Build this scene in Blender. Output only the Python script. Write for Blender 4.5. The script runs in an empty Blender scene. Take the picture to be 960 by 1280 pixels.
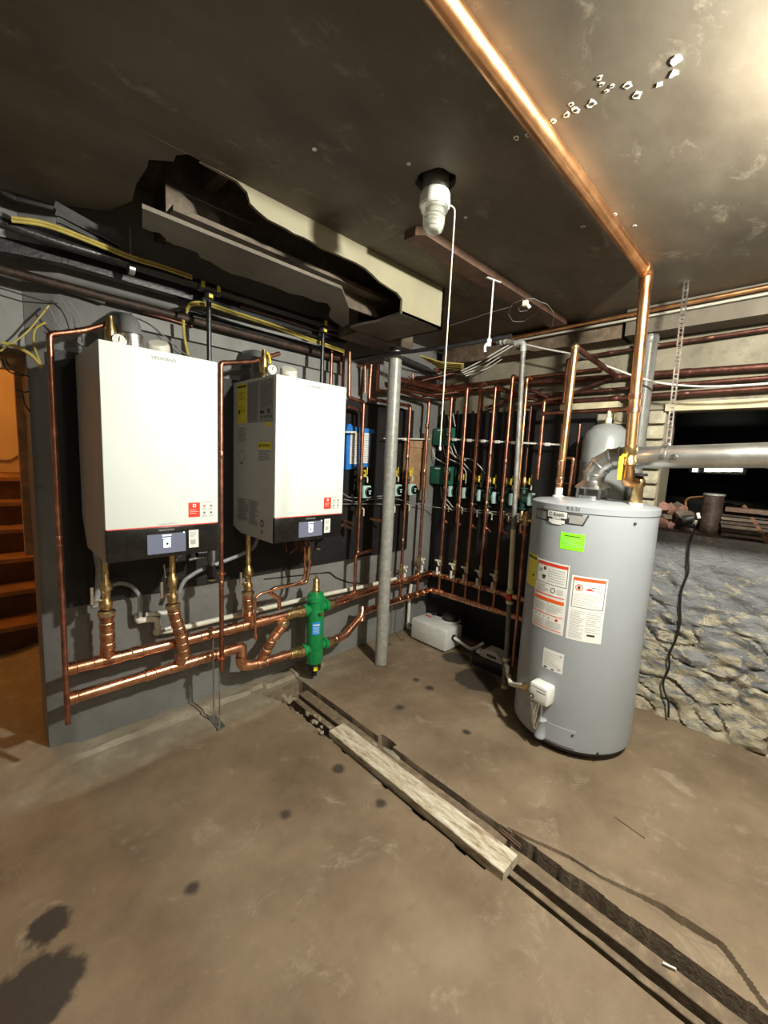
import bpy, bmesh, math, random
from mathutils import Vector, Matrix, noise
random.seed(7)
R = math.radians
# ---------------------------------------------------------------- camera
# room axes: +X runs along the boiler wall to the right, +Y runs from the camera to the boiler wall, metres
FPX, PITCH, ROLL, YAW, EYE = 521.35, .126866, .047486, .781581, 1.6
fw = Vector((math.sin(YAW)*math.cos(PITCH), math.cos(YAW)*math.cos(PITCH), -math.sin(PITCH)))
rt = Vector((math.cos(YAW), -math.sin(YAW), 0)); up = rt.cross(fw)
rt2 = math.cos(ROLL)*rt + math.sin(ROLL)*up; up2 = -math.sin(ROLL)*rt + math.cos(ROLL)*up
cd = bpy.data.cameras.new('camera'); cam = bpy.data.objects.new('camera', cd); bpy.context.scene.collection.objects.link(cam)
cam.matrix_world = Matrix(((rt2.x, up2.x, -fw.x, 0), (rt2.y, up2.y, -fw.y, 0), (rt2.z, up2.z, -fw.z, EYE), (0, 0, 0, 1)))
cd.sensor_fit = 'VERTICAL'; cd.sensor_height = 36; cd.lens = 36*FPX/1280; cd.clip_start = .02; cd.clip_end = 60
bpy.context.scene.camera = cam
# ---------------------------------------------------------------- world, lamps, exposure
w = bpy.data.worlds.new('world'); bpy.context.scene.world = w; w.use_nodes = True
w.node_tree.nodes['Background'].inputs[0].default_value = (.9, .8, .65, 1); w.node_tree.nodes['Background'].inputs[1].default_value = .006
vs = bpy.context.scene.view_settings; vs.view_transform = 'Standard'; vs.look = 'None'; vs.gamma = 1; vs.exposure = 1.02
def point_light(name, loc, power, col, rad):
    l = bpy.data.lights.new(name, 'POINT'); l.energy = power; l.color = col; l.shadow_soft_size = rad
    o = bpy.data.objects.new(name, l); o.location = loc; bpy.context.scene.collection.objects.link(o); return o
LAMP = (1.46, -.24, 2.49); REAR_FILL = (.75, -1.3, 2.45); STAIR = (-.15, 4.7, 2.75)
point_light('ceiling_lamp_light', LAMP, 172, (1, .975, .86), .05)
point_light('rear_fill_light', REAR_FILL, 17, (1, .93, .78), .06)  # unseen fill lamp, added behind the camera to lift the brightness
point_light('stair_lamp_light', STAIR, 16, (1, .46, .10), .08)
# ---------------------------------------------------------------- helpers
COL = bpy.context.scene.collection
def ray(x, y): return fw*FPX + rt2*(x-480) - up2*(y-640)
def onp(x, y, a, v):
    d = ray(x, y); t = (v-(0, 0, EYE)[a])/d[a]; return Vector((0, 0, EYE)) + d*t
def aX(x, y, v): return onp(x, y, 0, v)      # the room point seen at (x, y) of the photo on the plane X = v
def aY(x, y, v): return onp(x, y, 1, v)
def aZ(x, y, v=0.): return onp(x, y, 2, v)
ORG = {}
def tag(o, label=None, cat=None, group=None, kind=None):
    if label: o['label'] = label
    if cat: o['category'] = cat
    if group: o['group'] = group
    if kind: o['kind'] = kind
    return o
def thing(name, loc, label, cat, group=None):
    o = bpy.data.objects.new(name, None); o.empty_display_size = .05; o.location = loc; COL.objects.link(o); ORG[o.name] = Vector(loc)
    return tag(o, label, cat, group)
def dup(root, delta, label=None, group=None, rz=0):
    r = root.copy(); COL.objects.link(r); r.location = root.location + Vector(delta); r.rotation_euler.z += rz
    ORG[r.name] = Vector(r.location)
    if label: r['label'] = label
    if group: r['group'] = group
    for ch in list(root.children):
        c = ch.copy(); COL.objects.link(c); c.parent = r
        for g in list(ch.children):
            d = g.copy(); COL.objects.link(d); d.parent = c
    return r
class MB:
    def __init__(s): s.v = []; s.f = []; s.m = []; s.sm = []
    def add(s, vs, fs, mi=0, smooth=False):
        b = len(s.v); s.v += [Vector(p) for p in vs]
        for f in fs: s.f.append([b+i for i in f]); s.m.append(mi); s.sm.append(smooth)
        return s
    def box(s, a, b, mi=0):
        x0, y0, z0 = [min(a[i], b[i]) for i in range(3)]; x1, y1, z1 = [max(a[i], b[i]) for i in range(3)]
        return s.add([(x0,y0,z0),(x1,y0,z0),(x1,y1,z0),(x0,y1,z0),(x0,y0,z1),(x1,y0,z1),(x1,y1,z1),(x0,y1,z1)],
              [(3,2,1,0),(4,5,6,7),(0,1,5,4),(1,2,6,5),(2,3,7,6),(3,0,4,7)], mi)
    def cbox(s, c, sz, mi=0, rz=0, ch=0):
        hx, hy, hz = sz[0]/2, sz[1]/2, sz[2]/2; c = Vector(c); M = Matrix.Rotation(rz, 3, 'Z')
        if ch <= 0:
            P = [(-hx,-hy,-hz),(hx,-hy,-hz),(hx,hy,-hz),(-hx,hy,-hz),(-hx,-hy,hz),(hx,-hy,hz),(hx,hy,hz),(-hx,hy,hz)]
            return s.add([M@Vector(p)+c for p in P], [(3,2,1,0),(4,5,6,7),(0,1,5,4),(1,2,6,5),(2,3,7,6),(3,0,4,7)], mi)
        bm = bmesh.new(); bmesh.ops.create_cube(bm, size=1)
        for v in bm.verts: v.co = Vector((v.co.x*sz[0], v.co.y*sz[1], v.co.z*sz[2]))
        bmesh.ops.bevel(bm, geom=list(bm.edges), offset=ch, segments=2, profile=.5, affect='EDGES', clamp_overlap=True)
        bm.verts.index_update()
        s.add([M@v.co+c for v in bm.verts], [[v.index for v in f.verts] for f in bm.faces], mi); bm.free(); return s
    def bar(s, p0, p1, wd, th, mi=0, upv=(0, 0, 1)):
        p0 = Vector(p0); p1 = Vector(p1); d = (p1-p0).normalized(); u = Vector(upv); sd = d.cross(u)
        if sd.length < 1e-4: sd = d.cross(Vector((1, 0, 0)))
        sd.normalize(); u = sd.cross(d); a = sd*wd/2; b = u*th/2
        return s.add([p0-a-b,p0+a-b,p0+a+b,p0-a+b,p1-a-b,p1+a-b,p1+a+b,p1-a+b],[(0,1,2,3)[::-1],(4,5,6,7),(0,1,5,4),(1,2,6,5),(2,3,7,6),(3,0,4,7)][0:6], mi)
    def lathe(s, prof, org, axis=(0, 0, 1), n=24, mi=0, smooth=True, a0=0):
        ax = Vector(axis).normalized(); org = Vector(org)
        u = ax.orthogonal().normalized() if abs(ax.z) < .99 else Vector((1, 0, 0)); v = ax.cross(u)
        b = []
        for (r, h) in prof:
            for k in range(n):
                t = a0+2*math.pi*k/n; b.append(org + ax*h + (u*math.cos(t)+v*math.sin(t))*r)
        F = []
        for i in range(len(prof)-1):
            for k in range(n):
                k2 = (k+1) % n; F.append((i*n+k, i*n+k2, (i+1)*n+k2, (i+1)*n+k))
        if prof[0][0] > 1e-5: F.append(tuple(range(n))[::-1])
        if prof[-1][0] > 1e-5: F.append(tuple((len(prof)-1)*n+k for k in range(n)))
        base = len(s.v); s.add(b, F, mi, smooth)
        return s
    def cyl(s, p0, p1, r0, r1=None, n=16, mi=0, smooth=True):
        p0 = Vector(p0); p1 = Vector(p1); L = (p1-p0).length; r1 = r0 if r1 is None else r1
        return s.lathe([(r0, 0), (r1, L)], p0, p1-p0, n, mi, smooth)
    def tube(s, pts, r, bend=None, n=12, mi=0, seg=5, caps=True):
        P = [Vector(p) for p in pts]; bend = r*2.2 if bend is None else bend; Q = [P[0]]
        for i in range(1, len(P)-1):
            a, b, c = P[i-1], P[i], P[i+1]; d0 = (a-b); d1 = (c-b); L = min(d0.length, d1.length)*.48
            k = min(bend, L)
            if k < 1e-4 or d0.normalized().dot(d1.normalized()) < -.9995: Q.append(b); continue
            q0 = b+d0.normalized()*k; q1 = b+d1.normalized()*k
            for j in range(seg+1):
                t = j/seg; Q.append((1-t)**2*q0 + 2*t*(1-t)*b + t*t*q1)
        Q.append(P[-1]); C = [Q[0]]
        for q in Q[1:]:
            if (q-C[-1]).length > 1e-5: C.append(q)
        Q = C; T = []
        for i in range(len(Q)):
            a = Q[max(i-1, 0)]; b = Q[min(i+1, len(Q)-1)]; T.append((b-a).normalized())
        u = T[0].orthogonal().normalized(); V = []; rr = r if callable(r) else (lambda t: r)
        for i, q in enumerate(Q):
            if i:
                u = (u - T[i]*u.dot(T[i])).normalized()
            v = T[i].cross(u); ra = rr(i/(len(Q)-1))
            for k in range(n):
                t = 2*math.pi*k/n; V.append(q+(u*math.cos(t)+v*math.sin(t))*ra)
        F = []
        for i in range(len(Q)-1):
            for k in range(n):
                k2 = (k+1) % n; F.append((i*n+k, i*n+k2, (i+1)*n+k2, (i+1)*n+k))
        if caps: F += [tuple(range(n))[::-1], tuple((len(Q)-1)*n+k for k in range(n))]
        return s.add(V, F, mi, True)
    def ball(s, c, r, mi=0, sc=(1, 1, 1), n=12, m=8):
        c = Vector(c); V = []; F = []
        for i in range(m+1):
            a = math.pi*i/m
            for k in range(n):
                t = 2*math.pi*k/n; V.append(c+Vector((r*sc[0]*math.sin(a)*math.cos(t), r*sc[1]*math.sin(a)*math.sin(t), r*sc[2]*math.cos(a))))
        for i in range(m):
            for k in range(n):
                k2 = (k+1) % n; F.append((i*n+k, (i+1)*n+k, (i+1)*n+k2, i*n+k2))
        return s.add(V, F, mi, True)
    def prism(s, pts, off, mi=0):
        n = len(pts); P = [Vector(p) for p in pts]; o = Vector(off)
        return s.add(P+[p+o for p in P], [tuple(range(n)), tuple(range(2*n-1, n-1, -1))]+[(i, n+i, n+(i+1) % n, (i+1) % n) for i in range(n)], mi)
    def build(s, name, mats, parent=None, org=None, mod=None):
        if not isinstance(mats, (list, tuple)): mats = [mats]
        if parent is not None: o0 = ORG[parent.name]
        elif org is not None: o0 = Vector(org)
        else:
            xs = [v.x for v in s.v]; ys = [v.y for v in s.v]; zs = [v.z for v in s.v]
            o0 = Vector(((min(xs)+max(xs))/2, (min(ys)+max(ys))/2, min(zs)))
        me = bpy.data.meshes.new(name); me.from_pydata([v-o0 for v in s.v], [], s.f)
        for m in mats: me.materials.append(M[m] if isinstance(m, str) else m)
        me.polygons.foreach_set('material_index', s.m); me.polygons.foreach_set('use_smooth', s.sm)
        bm = bmesh.new(); bm.from_mesh(me)
        bmesh.ops.remove_doubles(bm, verts=bm.verts, dist=1e-6)
        bmesh.ops.recalc_face_normals(bm, faces=bm.faces); bm.to_mesh(me); bm.free()
        try: me.set_sharp_from_angle(angle=R(38))
        except Exception: pass
        o = bpy.data.objects.new(name, me); COL.objects.link(o); ORG[o.name] = o0
        if parent is None: o.location = o0
        else: o.parent = parent
        return o
# ---------------------------------------------------------------- materials
M = {}
def mat(name, col, rough=.5, metal=0., var=.12, scale=20., bump=.0, bscale=60., col2=None, spot=.5, emit=None, estr=0, spec=.5, alpha=None, trans=0, det=5, coat=0):
    m = bpy.data.materials.new(name); m.use_nodes = True; nt = m.node_tree; b = nt.nodes['Principled BSDF']; N = nt.nodes.new; L = nt.links.new
    c1 = (*col, 1); c2 = (*(col2 if col2 else [min(1, x*(1+var*2.2)) for x in col]), 1); c0 = (*[x*(1-var) for x in col], 1)
    tc = N('ShaderNodeTexCoord'); geo = N('ShaderNodeNewGeometry')
    nz = N('ShaderNodeTexNoise'); nz.inputs['Scale'].default_value = scale; nz.inputs['Detail'].default_value = det; nz.inputs['Roughness'].default_value = .65
    L(geo.outputs['Position'], nz.inputs['Vector'])
    cr = N('ShaderNodeValToRGB'); e = cr.color_ramp.elements; e[0].position = .3; e[0].color = c0 if not col2 else c1; e[1].position = .3+spot*.8; e[1].color = c2
    if not col2: x = cr.color_ramp.elements.new(.5); x.color = c1
    L(nz.outputs['Fac'], cr.inputs['Fac']); L(cr.outputs['Color'], b.inputs['Base Color'])
    b.inputs['Metallic'].default_value = metal; b.inputs['Specular IOR Level'].default_value = spec
    mr = N('ShaderNodeMapRange'); mr.inputs['To Min'].default_value = max(.02, rough-.08); mr.inputs['To Max'].default_value = min(1, rough+.1)
    L(nz.outputs['Fac'], mr.inputs['Value']); L(mr.outputs['Result'], b.inputs['Roughness'])
    if bump:
        n2 = N('ShaderNodeTexNoise'); n2.inputs['Scale'].default_value = bscale; n2.inputs['Detail'].default_value = 6; L(geo.outputs['Position'], n2.inputs['Vector'])
        bp = N('ShaderNodeBump'); bp.inputs['Strength'].default_value = bump; bp.inputs['Distance'].default_value = .01
        L(n2.outputs['Fac'], bp.inputs['Height']); L(bp.outputs['Normal'], b.inputs['Normal'])
    if emit: b.inputs['Emission Color'].default_value = (*emit, 1); b.inputs['Emission Strength'].default_value = estr
    if trans: b.inputs['Transmission Weight'].default_value = trans
    if coat: b.inputs['Coat Weight'].default_value = coat
    M[name] = m; return m
mat('copper', (.74, .36, .22), .27, 1, .22, 14, .05, 90)
mat('copper_dull', (.40, .175, .115), .38, 1, .3, 18, .08, 90)
mat('copper_old', (.13, .055, .04), .45, .8, .3, 25, .1, 90)
mat('copper_orange', (.80, .42, .20), .3, 1, .2, 9, .05, 60)
mat('solder', (.78, .58, .36), .3, 1, .3, 60, .3, 200)
mat('brass', (.66, .47, .22), .32, 1, .25, 40, .1, 200)
mat('chrome', (.75, .74, .70), .22, 1, .1, 30)
mat('galv', (.52, .52, .50), .36, 1, .22, 26, .08, 60)
mat('duct_dull', (.19, .19, .175), .4, .2, .1, 20)
mat('duct_metal', (.55, .55, .52), .30, .92, .12, 9, .06, 12)
mat('galv_pipe', (.20, .195, .175), .5, .3, .3, 22, .15, 90)
mat('cream_pipe', (.68, .62, .42), .5, 0, .15, 30)
mat('column_paint', (.34, .34, .31), .38, .15, .15, 30, .1, 50)
mat('black_iron', (.018, .018, .02), .3, 0, .3, 30, .1, 80, spec=.7)
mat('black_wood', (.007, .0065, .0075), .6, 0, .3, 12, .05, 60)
mat('black_plastic', (.016, .016, .017), .35, 0, .2, 30)
mat('dark_grey', (.035, .035, .036), .45, 0, .2, 30)
mat('grey_plastic', (.17, .17, .175), .42, 0, .1, 30)
mat('hose_grey', (.24, .25, .26), .4, 0, .1, 30)
mat('boiler_white', (.76, .82, .79), .55, 0, .015, 3)
mat('boiler_side', (.54, .54, .51), .4, 0, .04, 5)
mat('panel_black', (.012, .011, .010), .22, 0, .15, 20, spec=.4)
mat('screen', (.06, .06, .07), .2, 0, .05, 20, emit=(.20, .22, .30), estr=.35)
mat('screen_icon', (.6, .7, .8), .3, 0, .05, 20, emit=(.7, .85, 1), estr=1.0)
mat('red_line', (.75, .10, .07), .4, 0, .05, 20)
mat('red_label', (.74, .04, .015), .45, 0, .05, 20)
mat('orange_label', (.80, .11, .02), .45, 0, .05, 20)
mat('paper', (.78, .78, .74), .6, 0, .03, 20)
mat('paper_grey', (.36, .36, .35), .6, 0, .04, 20)
mat('notice_grey', (.27, .27, .26), .6, 0, .04, 20)
mat('print_mid', (.17, .17, .165), .6, 0, .05, 80)
mat('print_grey', (.42, .42, .41), .6, 0, .05, 80)
mat('print_dark', (.03, .03, .03), .6, 0, .05, 80)
mat('yellow_label', (.82, .70, .03), .5, 0, .04, 20)
mat('green_label', (.25, .90, .02), .5, 0, .04, 20)
mat('yellow', (.80, .66, .05), .45, 0, .08, 20)
mat('yellow_cable', (.40, .32, .07), .5, 0, .12, 20)
mat('white_cable', (.55, .54, .50), .5, 0, .1, 20)
mat('grey_cable', (.22, .22, .21), .5, 0, .1, 20)
mat('black_cable', (.012, .012, .012), .45, 0, .1, 20)
mat('cord', (.62, .56, .40), .6, 0, .1, 60)
mat('white_plastic', (.74, .74, .70), .4, 0, .03, 10)
mat('tank_plastic', (.62, .63, .60), .38, 0, .05, 10)
mat('pvc', (.72, .70, .60), .4, 0, .06, 12)
mat('heater_grey', (.325, .35, .375), .34, 0, .02, 4, .02, 6)
mat('expansion_grey', (.235, .25, .245), .4, 0, .05, 10)
mat('green_paint', (.008, .26, .07), .28, 0, .12, 20, .05, 60, coat=.3)
mat('green_box', (.02, .12, .075), .5, 0, .08, 20)
mat('pump_green', (.012, .045, .035), .45, 0, .15, 20)
mat('pump_teal', (.42, .60, .56), .45, 0, .05, 20)
mat('blue_plastic', (.03, .20, .62), .4, 0, .08, 20)
mat('blue_label', (.02, .30, .85), .4, 0, .05, 20)
mat('wood_trim', (.45, .22, .09), .5, 0, .25, 10, .1, 40)
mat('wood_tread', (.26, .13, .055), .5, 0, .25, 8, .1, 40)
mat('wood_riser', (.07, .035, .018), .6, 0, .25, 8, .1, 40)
mat('pipe_white', (.30, .285, .24), .6, 0, .1, 20)
mat('brick_cream', (.34, .31, .225), .75, 0, .22, 14, .3, 60)
mat('wood_brown', (.095, .052, .034), .6, 0, .3, 14, .15, 40)
mat('wood_dark', (.10, .07, .045), .8, 0, .35, 18, .3, 50)
mat('wood_cream', (.48, .42, .27), .7, 0, .15, 10, .1, 40)
mat('ply', (.36, .22, .12), .6, 0, .2, 12, .1, 60)
mat('wall_orange', (.62, .50, .36), .7, 0, .06, 3)
mat('stringer', (.60, .56, .44), .6, 0, .05, 5)
mat('trench_wood', (.17, .125, .08), .85, 0, .3, 18, .3, 50)
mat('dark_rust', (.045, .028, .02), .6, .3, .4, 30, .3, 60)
mat('steel_brown', (.11, .085, .06), .6, .2, .3, 12, .3, 40)
mat('rust', (.16, .07, .035), .8, .2, .4, 30, .4, 60)
mat('glass_frost', (.90, .92, .82), .22, 0, .03, 20, trans=.92)
mat('brick_red', (.20, .10, .075), .85, 0, .3, 25, .4, 80)
mat('rubble', (.10, .075, .055), .9, 0, .3, 20, .5, 50)
mat('daylight', (.8, .85, .7), .5, 0, .02, 3, emit=(.86, .9, .68), estr=1.6)
mat('bulb_glow', (1, .95, .85), .4, 0, .02, 3, emit=(1, .93, .74), estr=12)
mat('bulb_orange', (1, .8, .5), .4, 0, .02, 3, emit=(1, .5, .15), estr=6)

def setting_mat(name, build):
    m = bpy.data.materials.new(name); m.use_nodes = True; nt = m.node_tree
    b = nt.nodes['Principled BSDF']; geo = nt.nodes.new('ShaderNodeNewGeometry'); N = nt.nodes.new; L = nt.links.new
    def nz(scale, det=6, rough=.6, vec=None, dist=0):
        n = N('ShaderNodeTexNoise'); n.inputs['Scale'].default_value = scale; n.inputs['Detail'].default_value = det; n.inputs['Roughness'].default_value = rough; n.inputs['Distortion'].default_value = dist
        L(vec or geo.outputs['Position'], n.inputs['Vector']); return n.outputs['Fac']
    def ramp(fac, stops):
        r = N('ShaderNodeValToRGB'); e = r.color_ramp.elements
        e[0].position, e[0].color = stops[0][0], (*stops[0][1], 1); e[1].position, e[1].color = stops[-1][0], (*stops[-1][1], 1)
        for p, c in stops[1:-1]: x = e.new(p); x.color = (*c, 1)
        L(fac, r.inputs['Fac']); return r.outputs['Color']
    def mix(a, c, f, mode='MIX'):
        x = N('ShaderNodeMix'); x.data_type = 'RGBA'; x.blend_type = mode
        for i, v in ((6, a), (7, c)):
            if hasattr(v, 'links') or hasattr(v, 'is_linked'): L(v, x.inputs[i])
            else: x.inputs[i].default_value = (*v, 1)
        if isinstance(f, (int, float)): x.inputs[0].default_value = f
        else: L(f, x.inputs[0])
        return x.outputs[2]
    def bump(h, s=.5, d=.01, prev=None):
        p = N('ShaderNodeBump'); p.inputs['Strength'].default_value = s; p.inputs['Distance'].default_value = d; L(h, p.inputs['Height'])
        if prev: L(prev, p.inputs['Normal'])
        return p.outputs['Normal']
    col, rough, nor = build(nt, geo, nz, ramp, mix, bump, N, L)
    L(col, b.inputs['Base Color']); 
    if isinstance(rough, (int, float)): b.inputs['Roughness'].default_value = rough
    else: L(rough, b.inputs['Roughness'])
    if nor: L(nor, b.inputs['Normal'])
    M[name] = m; return m
W0 = (0, 0, 0); W1 = (1, 1, 1)
def spots(nt, geo, N, L, pts, nzo, amp=.12):
    # worn wet patches: distance from centres, broken by noise -> 0..1
    out = None
    for (x, y, r) in pts:
        d = N('ShaderNodeVectorMath'); d.operation = 'DISTANCE'; d.inputs[1].default_value = (x, y, 0); L(geo.outputs['Position'], d.inputs[0])
        a = N('ShaderNodeMath'); a.operation = 'MULTIPLY_ADD'; L(nzo, a.inputs[0]); a.inputs[1].default_value = -amp*2; L(d.outputs['Value'], a.inputs[2])
        m = N('ShaderNodeMapRange'); m.inputs['From Min'].default_value = r-amp; m.inputs['From Max'].default_value = r-amp+.02; m.inputs['To Min'].default_value = 1; m.inputs['To Max'].default_value = 0
        L(a.outputs[0], m.inputs['Value'])
        if out is None: out = m.outputs['Result']
        else:
            x_ = N('ShaderNodeMath'); x_.operation = 'MAXIMUM'; L(out, x_.inputs[0]); L(m.outputs['Result'], x_.inputs[1]); out = x_.outputs[0]
    return out
def f_floor(nt, geo, nz, ramp, mix, bump, N, L):
    base = ramp(nz(2.2, 8, .62), [(.3, (.130, .089, .053)), (.5, (.195, .141, .088)), (.7, (.262, .198, .128))])
    c = mix(base, (.42, .36, .27), ramp(nz(5, 10, .75, dist=.6), [(.56, W0), (.72, (.55,)*3)]))
    c = mix(c, (.09, .065, .045), ramp(nz(9, 8, .7), [(.62, W0), (.75, (.6,)*3)]))
    sp = N('ShaderNodeSeparateXYZ'); L(geo.outputs['Position'], sp.inputs[0]); kn = nz(4, 8, .7)
    def edge(axis, lo, hi, amp):
        a = N('ShaderNodeMath'); a.operation = 'MULTIPLY_ADD'; L(kn, a.inputs[0]); a.inputs[1].default_value = amp; L(sp.outputs[axis], a.inputs[2])
        r = N('ShaderNodeMapRange'); r.inputs['From Min'].default_value = lo; r.inputs['From Max'].default_value = hi; L(a.outputs[0], r.inputs['Value']); return r.outputs['Result']
    mu = N('ShaderNodeMath'); mu.operation = 'MULTIPLY'; L(edge('Y', 2.26, 2.36, .18), mu.inputs[0]); L(edge('X', 2.45, 1.75, .5), mu.inputs[1])
    c = mix(c, ramp(nz(6, 9, .7), [(.3, (.20, .165, .115)), (.55, (.29, .25, .18)), (.75, (.42, .375, .28))]), mu.outputs[0])
    n3 = nz(14, 5, .6)
    c = mix(c, (.045, .035, .026), spots(nt, geo, N, L, [(2.76, 1.86, .10), (2.60, 1.55, .15), (.05, 1.40, .10), (.10, 1.60, .05)], n3, .05))
    c = mix(c, (.05, .038, .026), spots(nt, geo, N, L, [(*aZ(423, 961)[:2], .022), (*aZ(476, 1004)[:2], .015), (*aZ(357, 1018)[:2], .014), (*aZ(240, 1110)[:2], .014), (*aZ(500, 885)[:2], .018), (*aZ(583, 915)[:2], .014), (*aZ(537, 860)[:2], .02), (*aZ(520, 850)[:2], .014)], nz(40), .01))
    dots = N('ShaderNodeTexVoronoi'); dots.inputs['Scale'].default_value = 2.3; L(geo.outputs['Position'], dots.inputs['Vector'])
    c = mix(c, (.06, .045, .03), ramp(dots.outputs['Distance'], [(.014, (.7,)*3), (.026, W0)]))
    return c, ramp(nz(6), [(.3, (.55,)*3), (.7, (.85,)*3)]), bump(nz(160, 4), .25, .004, bump(nz(11, 8, .7), .35, .012))
setting_mat('floor_concrete', f_floor)
def f_dirt(nt, geo, nz, ramp, mix, bump, N, L):
    return ramp(nz(30, 8, .7), [(.3, (.12, .088, .058)), (.7, (.25, .19, .13))]), .9, bump(nz(70, 6), .7, .01)
setting_mat('trench_dirt', f_dirt)
def f_curb(nt, geo, nz, ramp, mix, bump, N, L):
    c = ramp(nz(5, 9, .7), [(.3, (.20, .17, .12)), (.55, (.30, .26, .19)), (.75, (.46, .42, .32))])
    return c, .85, bump(nz(40, 8, .7), .5, .01)
setting_mat('curb_concrete', f_curb)
def f_ceil(nt, geo, nz, ramp, mix, bump, N, L):
    mp = N('ShaderNodeMapping'); mp.inputs['Rotation'].default_value = (0, 0, .7); mp.inputs['Scale'].default_value = (1, 1.8, 1); L(geo.outputs['Position'], mp.inputs['Vector'])
    c = ramp(nz(2.4, 7, .6, mp.outputs[0]), [(.3, (.070, .056, .038)), (.5, (.100, .083, .059)), (.7, (.132, .112, .082))])
    c = mix(c, (.34, .31, .235), ramp(nz(5.5, 9, .75, mp.outputs[0], .5), [(.58, W0), (.75, (.6,)*3)]))
    s = N('ShaderNodeSeparateXYZ'); L(geo.outputs['Position'], s.inputs[0])
    return c, .62, bump(nz(60, 5), .06, .003, bump(nz(3, 6), .10, .01))
setting_mat('ceiling_paint', f_ceil)
def f_wall(nt, geo, nz, ramp, mix, bump, N, L):
    c = ramp(nz(3, 7, .6), [(.3, (.155, .155, .148)), (.6, (.215, .215, .207)), (.8, (.26, .255, .242))])
    c = mix(c, (.055, .05, .045), ramp(nz(7, 8, .7), [(.6, W0), (.75, (.5,)*3)]))
    return c, .55, bump(nz(14, 7, .6), .25, .01)
setting_mat('wall_grey', f_wall)
def f_stone(nt, geo, nz, ramp, mix, bump, N, L):
    mp = N('ShaderNodeMapping'); mp.inputs['Rotation'].default_value = (-.25, 0, 0); mp.inputs['Scale'].default_value = (1, 1, 2.0); L(geo.outputs['Position'], mp.inputs['Vector'])
    c = ramp(nz(4, 8, .65, mp.outputs[0]), [(.3, (.125, .13, .14)), (.55, (.21, .218, .225)), (.75, (.31, .315, .31))])
    s = N('ShaderNodeSeparateXYZ'); L(geo.outputs['Position'], s.inputs[0])
    # paint has flaked away more and more towards the ground
    h = N('ShaderNodeMapRange'); h.inputs['From Min'].default_value = 1.15; h.inputs['From Max'].default_value = 0; h.inputs['To Min'].default_value = -.10; h.inputs['To Max'].default_value = .11; L(s.outputs['Z'], h.inputs['Value'])
    a = N('ShaderNodeMath'); L(nz(9.5, 9, .70, mp.outputs[0], .9), a.inputs[0]); L(h.outputs['Result'], a.inputs[1])
    c = mix(c, ramp(nz(20, 6), [(.3, (.34, .29, .19)), (.7, (.56, .50, .36))]), ramp(a.outputs[0], [(.49, W0), (.56, (.85,)*3)]))
    c = mix(c, (.03, .03, .03), ramp(nz(9, 5, .55, mp.outputs[0], 1.2), [(.22, (.8,)*3), (.30, W0)]))
    return c, .75, bump(nz(50, 8, .7, mp.outputs[0]), .5, .012, bump(nz(10, 8, .6, mp.outputs[0], .8), .8, .03))
setting_mat('stone_paint', f_stone)
def f_band(nt, geo, nz, ramp, mix, bump, N, L):
    c = ramp(nz(4, 7, .6), [(.3, (.15, .132, .092)), (.6, (.23, .205, .145)), (.8, (.31, .28, .20))])
    c = mix(c, (.07, .06, .05), ramp(nz(5, 8, .7), [(.55, W0), (.72, (.7,)*3)]))
    return c, .7, bump(nz(24, 7, .6), .4, .01)
setting_mat('wall_cream', f_band)
def f_box(nt, geo, nz, ramp, mix, bump, N, L):
    c = ramp(nz(3, 7, .6), [(.3, (.22, .20, .13)), (.7, (.31, .285, .19))])
    return c, .6, bump(nz(30, 5), .15, .005)
setting_mat('box_cream', f_box)
def f_plank(nt, geo, nz, ramp, mix, bump, N, L):
    mp = N('ShaderNodeMapping'); mp.inputs['Scale'].default_value = (6, 1, 4); L(geo.outputs['Position'], mp.inputs['Vector'])
    c = ramp(nz(7, 9, .75, mp.outputs[0]), [(.35, (.20, .14, .08)), (.46, (.42, .35, .24)), (.58, (.62, .58, .47)), (.75, (.70, .67, .57))])
    return c, .8, bump(nz(30, 7, .6, mp.outputs[0]), .5, .005)
setting_mat('painted_plank', f_plank)
# ================================================================ the setting
YL, XR, ZC, ZB, YB = 2.53, 3.2, 2.6, 2.37, 1.625
def struct(mb, name, mats, parent=None):
    o = mb.build(name, mats, parent, org=(0, 0, 0) if parent is None else None)
    if parent is None: o['kind'] = 'structure'
    return o
def clampf(v, a, b): return max(a, min(b, v))
# floor: one slab surface with the trench cut along Y, the crack beside it and the kerb under the boiler wall
CR = [(1.60, .74), (1.619, .67), (1.668, .498), (1.675, .384), (1.71, .267), (1.731, .184), (1.728, .119), (1.735, .068), (1.741, .018), (1.697, -.033), (1.629, -.103), (1.60, -.3)]
CRW = [.006, .009, .010, .008, .012, .022, .034, .026, .018, .012, .012, .01]
def crack(x, y):
    best = 9; wd = .01
    for i in range(len(CR)-1):
        (x0, y0), (x1, y1) = CR[i], CR[i+1]
        dx, dy = x1-x0, y1-y0; t = clampf(((x-x0)*dx+(y-y0)*dy)/(dx*dx+dy*dy), 0, 1)
        d = math.hypot(x-x0-dx*t, y-y0-dy*t)
        if d < best: best = d; wd = CRW[i]*(1-t)+CRW[i+1]*t
    return best, wd
def trench_edges(y):
    l = 1.368+.008*noise.noise((0, y*9, 1))+.003*noise.noise((0, y*31, 2)); r = 1.583+.014*noise.noise((5, y*5, 1))+.004*noise.noise((5, y*23, 7))
    if y < .72: l = 1.408+.004*noise.noise((0, y*9, 1)); r = 1.598+.012*noise.noise((5, y*9, 1))
    if 1.46 < y < 1.56: r += .035
    if y > 2.22: l -= .05*(y-2.22)/.1
    return l, r
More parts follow.
